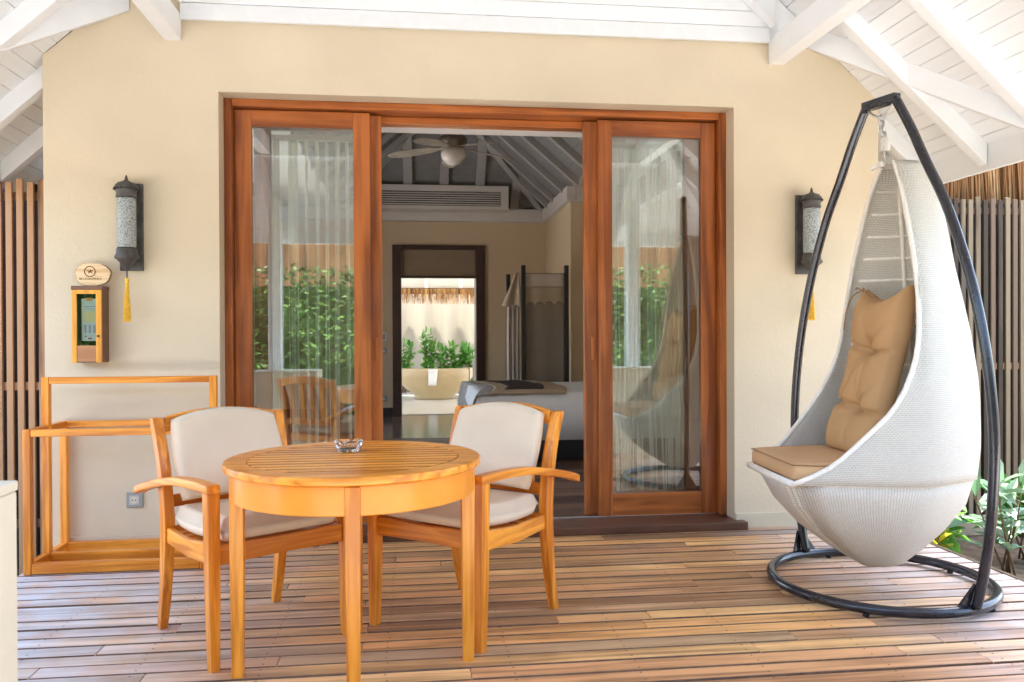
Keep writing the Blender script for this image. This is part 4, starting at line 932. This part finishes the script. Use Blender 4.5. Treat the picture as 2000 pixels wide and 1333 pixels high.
# chain and spring
ch=thing('hanging_chain','short galvanised chain with a coil spring between the stand and the hanging chair','chain',pp(-.0,0,2.0))
ct=RC+dr*cs; bt_=pp(-.02,.0,2.02)
def link(c,ang,hh=.026,w=.011,r=.0042):
    e=Vector((math.cos(ang),math.sin(ang),0)); pts=[]
    for k in range(16):
        a=k*2*PI/16; pts.append(c+e*w*math.cos(a)+Vector((0,0,(hh/2)*math.sin(a)+(hh*.25)*(1 if math.sin(a)>0 else -1))))
    return tubev(pts,r,6,True,up=Vector((-e.y,e.x,0)))
zc=2.222; k=0
for zc,an in ((2.212,.3),(2.186,1.8),(2.160,.4),(2.134,1.9),(2.055,.3),(2.028,1.9)):
    q=(2.23-zc)/.22; c=ct.lerp(bt_,q); c.z=zc; V,F=link(c,an,.034,.013,.0048); mesh('chain_link',V,F,gal,ch,smooth=True)
c=ct.lerp(bt_,.6)
tube('coil_spring',[Vector((c.x+.021*math.cos(a*.7),c.y+.021*math.sin(a*.7),2.062+.064*a/80)) for a in range(80)],.0042,plain('white_spring_coil',(.7,.68,.62),.4,.5),ch,n=6)
# cushions
def hexf(u,v):
    # seat: u front->back, v side->side
    f=.545-u*.60; hwid=interp([(0,.262),(.25,.30),(.6,.335),(1,.30)],u); s=-hwid+2*hwid*v
    e=min(edge(u,.04),edge(v,.04)); zc=.590; t=.044*min(1,.55+.45*e)
    cut=0
    if u<.10: cut=0
    return pp(f,s,zc+t+.010*math.sin(u*PI)*math.sin(v*PI)*1.5),pp(f,s,zc-t)
sc=pillow('seat_cushion',hexf,34,34,cushion_b,None); sc.name='seat_cushion'; tag(sc,'flat tan seat cushion with a boxed edge in the hanging chair','cushion')
def tuft(u,v):
    w=0
    for a,b,st in ((.50,.63,1),(.47,.27,1)):
        dx=(u-a)*.42; dz=(v-b)*.86; r=math.hypot(dx,dz); w+=.085*math.exp(-(r/.055)**1.2)*st
        an=math.atan2(dz,dx); w+=.020*math.exp(-(r/.17)**2)*max(0,math.cos(an*6+a*9))**4
    w+=.050*math.exp(-((v-.27-.05*(u-.5))/.020)**2)*(.45+.55*abs(u-.45)*2)+.024*math.exp(-((v-.63+.02*math.sin(u*5))/.015)**2)+.03*math.exp(-((v-.63+1.1*(u-.5))/.02)**2)*(1 if .27<v<.6 and u>.5 else 0)
    return w
def backf(u,v):
    s=-.205+.41*u; sag=.065*(1-(2*u-1)**2)*(v**5); z=.645+v*.775-sag; f=.155-.185*v+.0; 
    hwz=1+ .05*math.sin(v*PI*3); e=(edge(u,.35)*edge(v,.16))**.8; t=.085*e
    bow=-.03*math.sin(v*PI)
    top=pp(f+bow+t-tuft(u,v)*min(1,e*1.2)+.02,s*hwz,z+.006*noise.noise(Vector((u*6,v*9,1)))); bot=pp(f+bow-t*.55,s*hwz,z); return top,bot
bc=pillow('back_cushion',backf,56,90,cushion_d,None); tag(bc,'tufted tan back cushion tied inside the hanging chair','cushion')
V,F=join([tubev(smoothpath([pp(-.0,.20,1.415),pp(.03,.235,1.40),pp(.05,.275,1.33),pp(.055,.30,1.22)],4),.0035,5),tubev(smoothpath([pp(0,.2,1.42),pp(.02,.16,1.425),pp(.02,.10,1.385),pp(.02,.03,1.375)],4),.0035,5),tubev(smoothpath([pp(0,.2,1.415),pp(.02,.23,1.43),pp(.01,.26,1.425)],3),.0035,5)])
mesh('tie_cord',V,F,piping_b,bc,smooth=True)
for a,b in ((.50,.63),(.47,.27)):
    t0,_=backf(a,b); lathe('tuft_button',[(.001,-.006),(.007,-.004),(.008,.002),(.003,.006)],t0+Fd*.006,plain('cushion_button',(.62,.42,.24),.6,.3),bc,n=12)
V,F=join([tubev([pp(.545-.6*u,sg*interp([(0,.262),(.25,.30),(.6,.335),(1,.30)],u),.590+zz*1.2) for u in (0,.25,.6,1)],.003,5) for sg in (-1,1) for zz in (.030,-.030)]+[tubev([pp(.548,-.262,.59+zz*1.2),pp(.548,.262,.59+zz*1.2)],.003,5) for zz in (.030,-.030)])
mesh('piping',V,F,piping_b,sc,smooth=True)
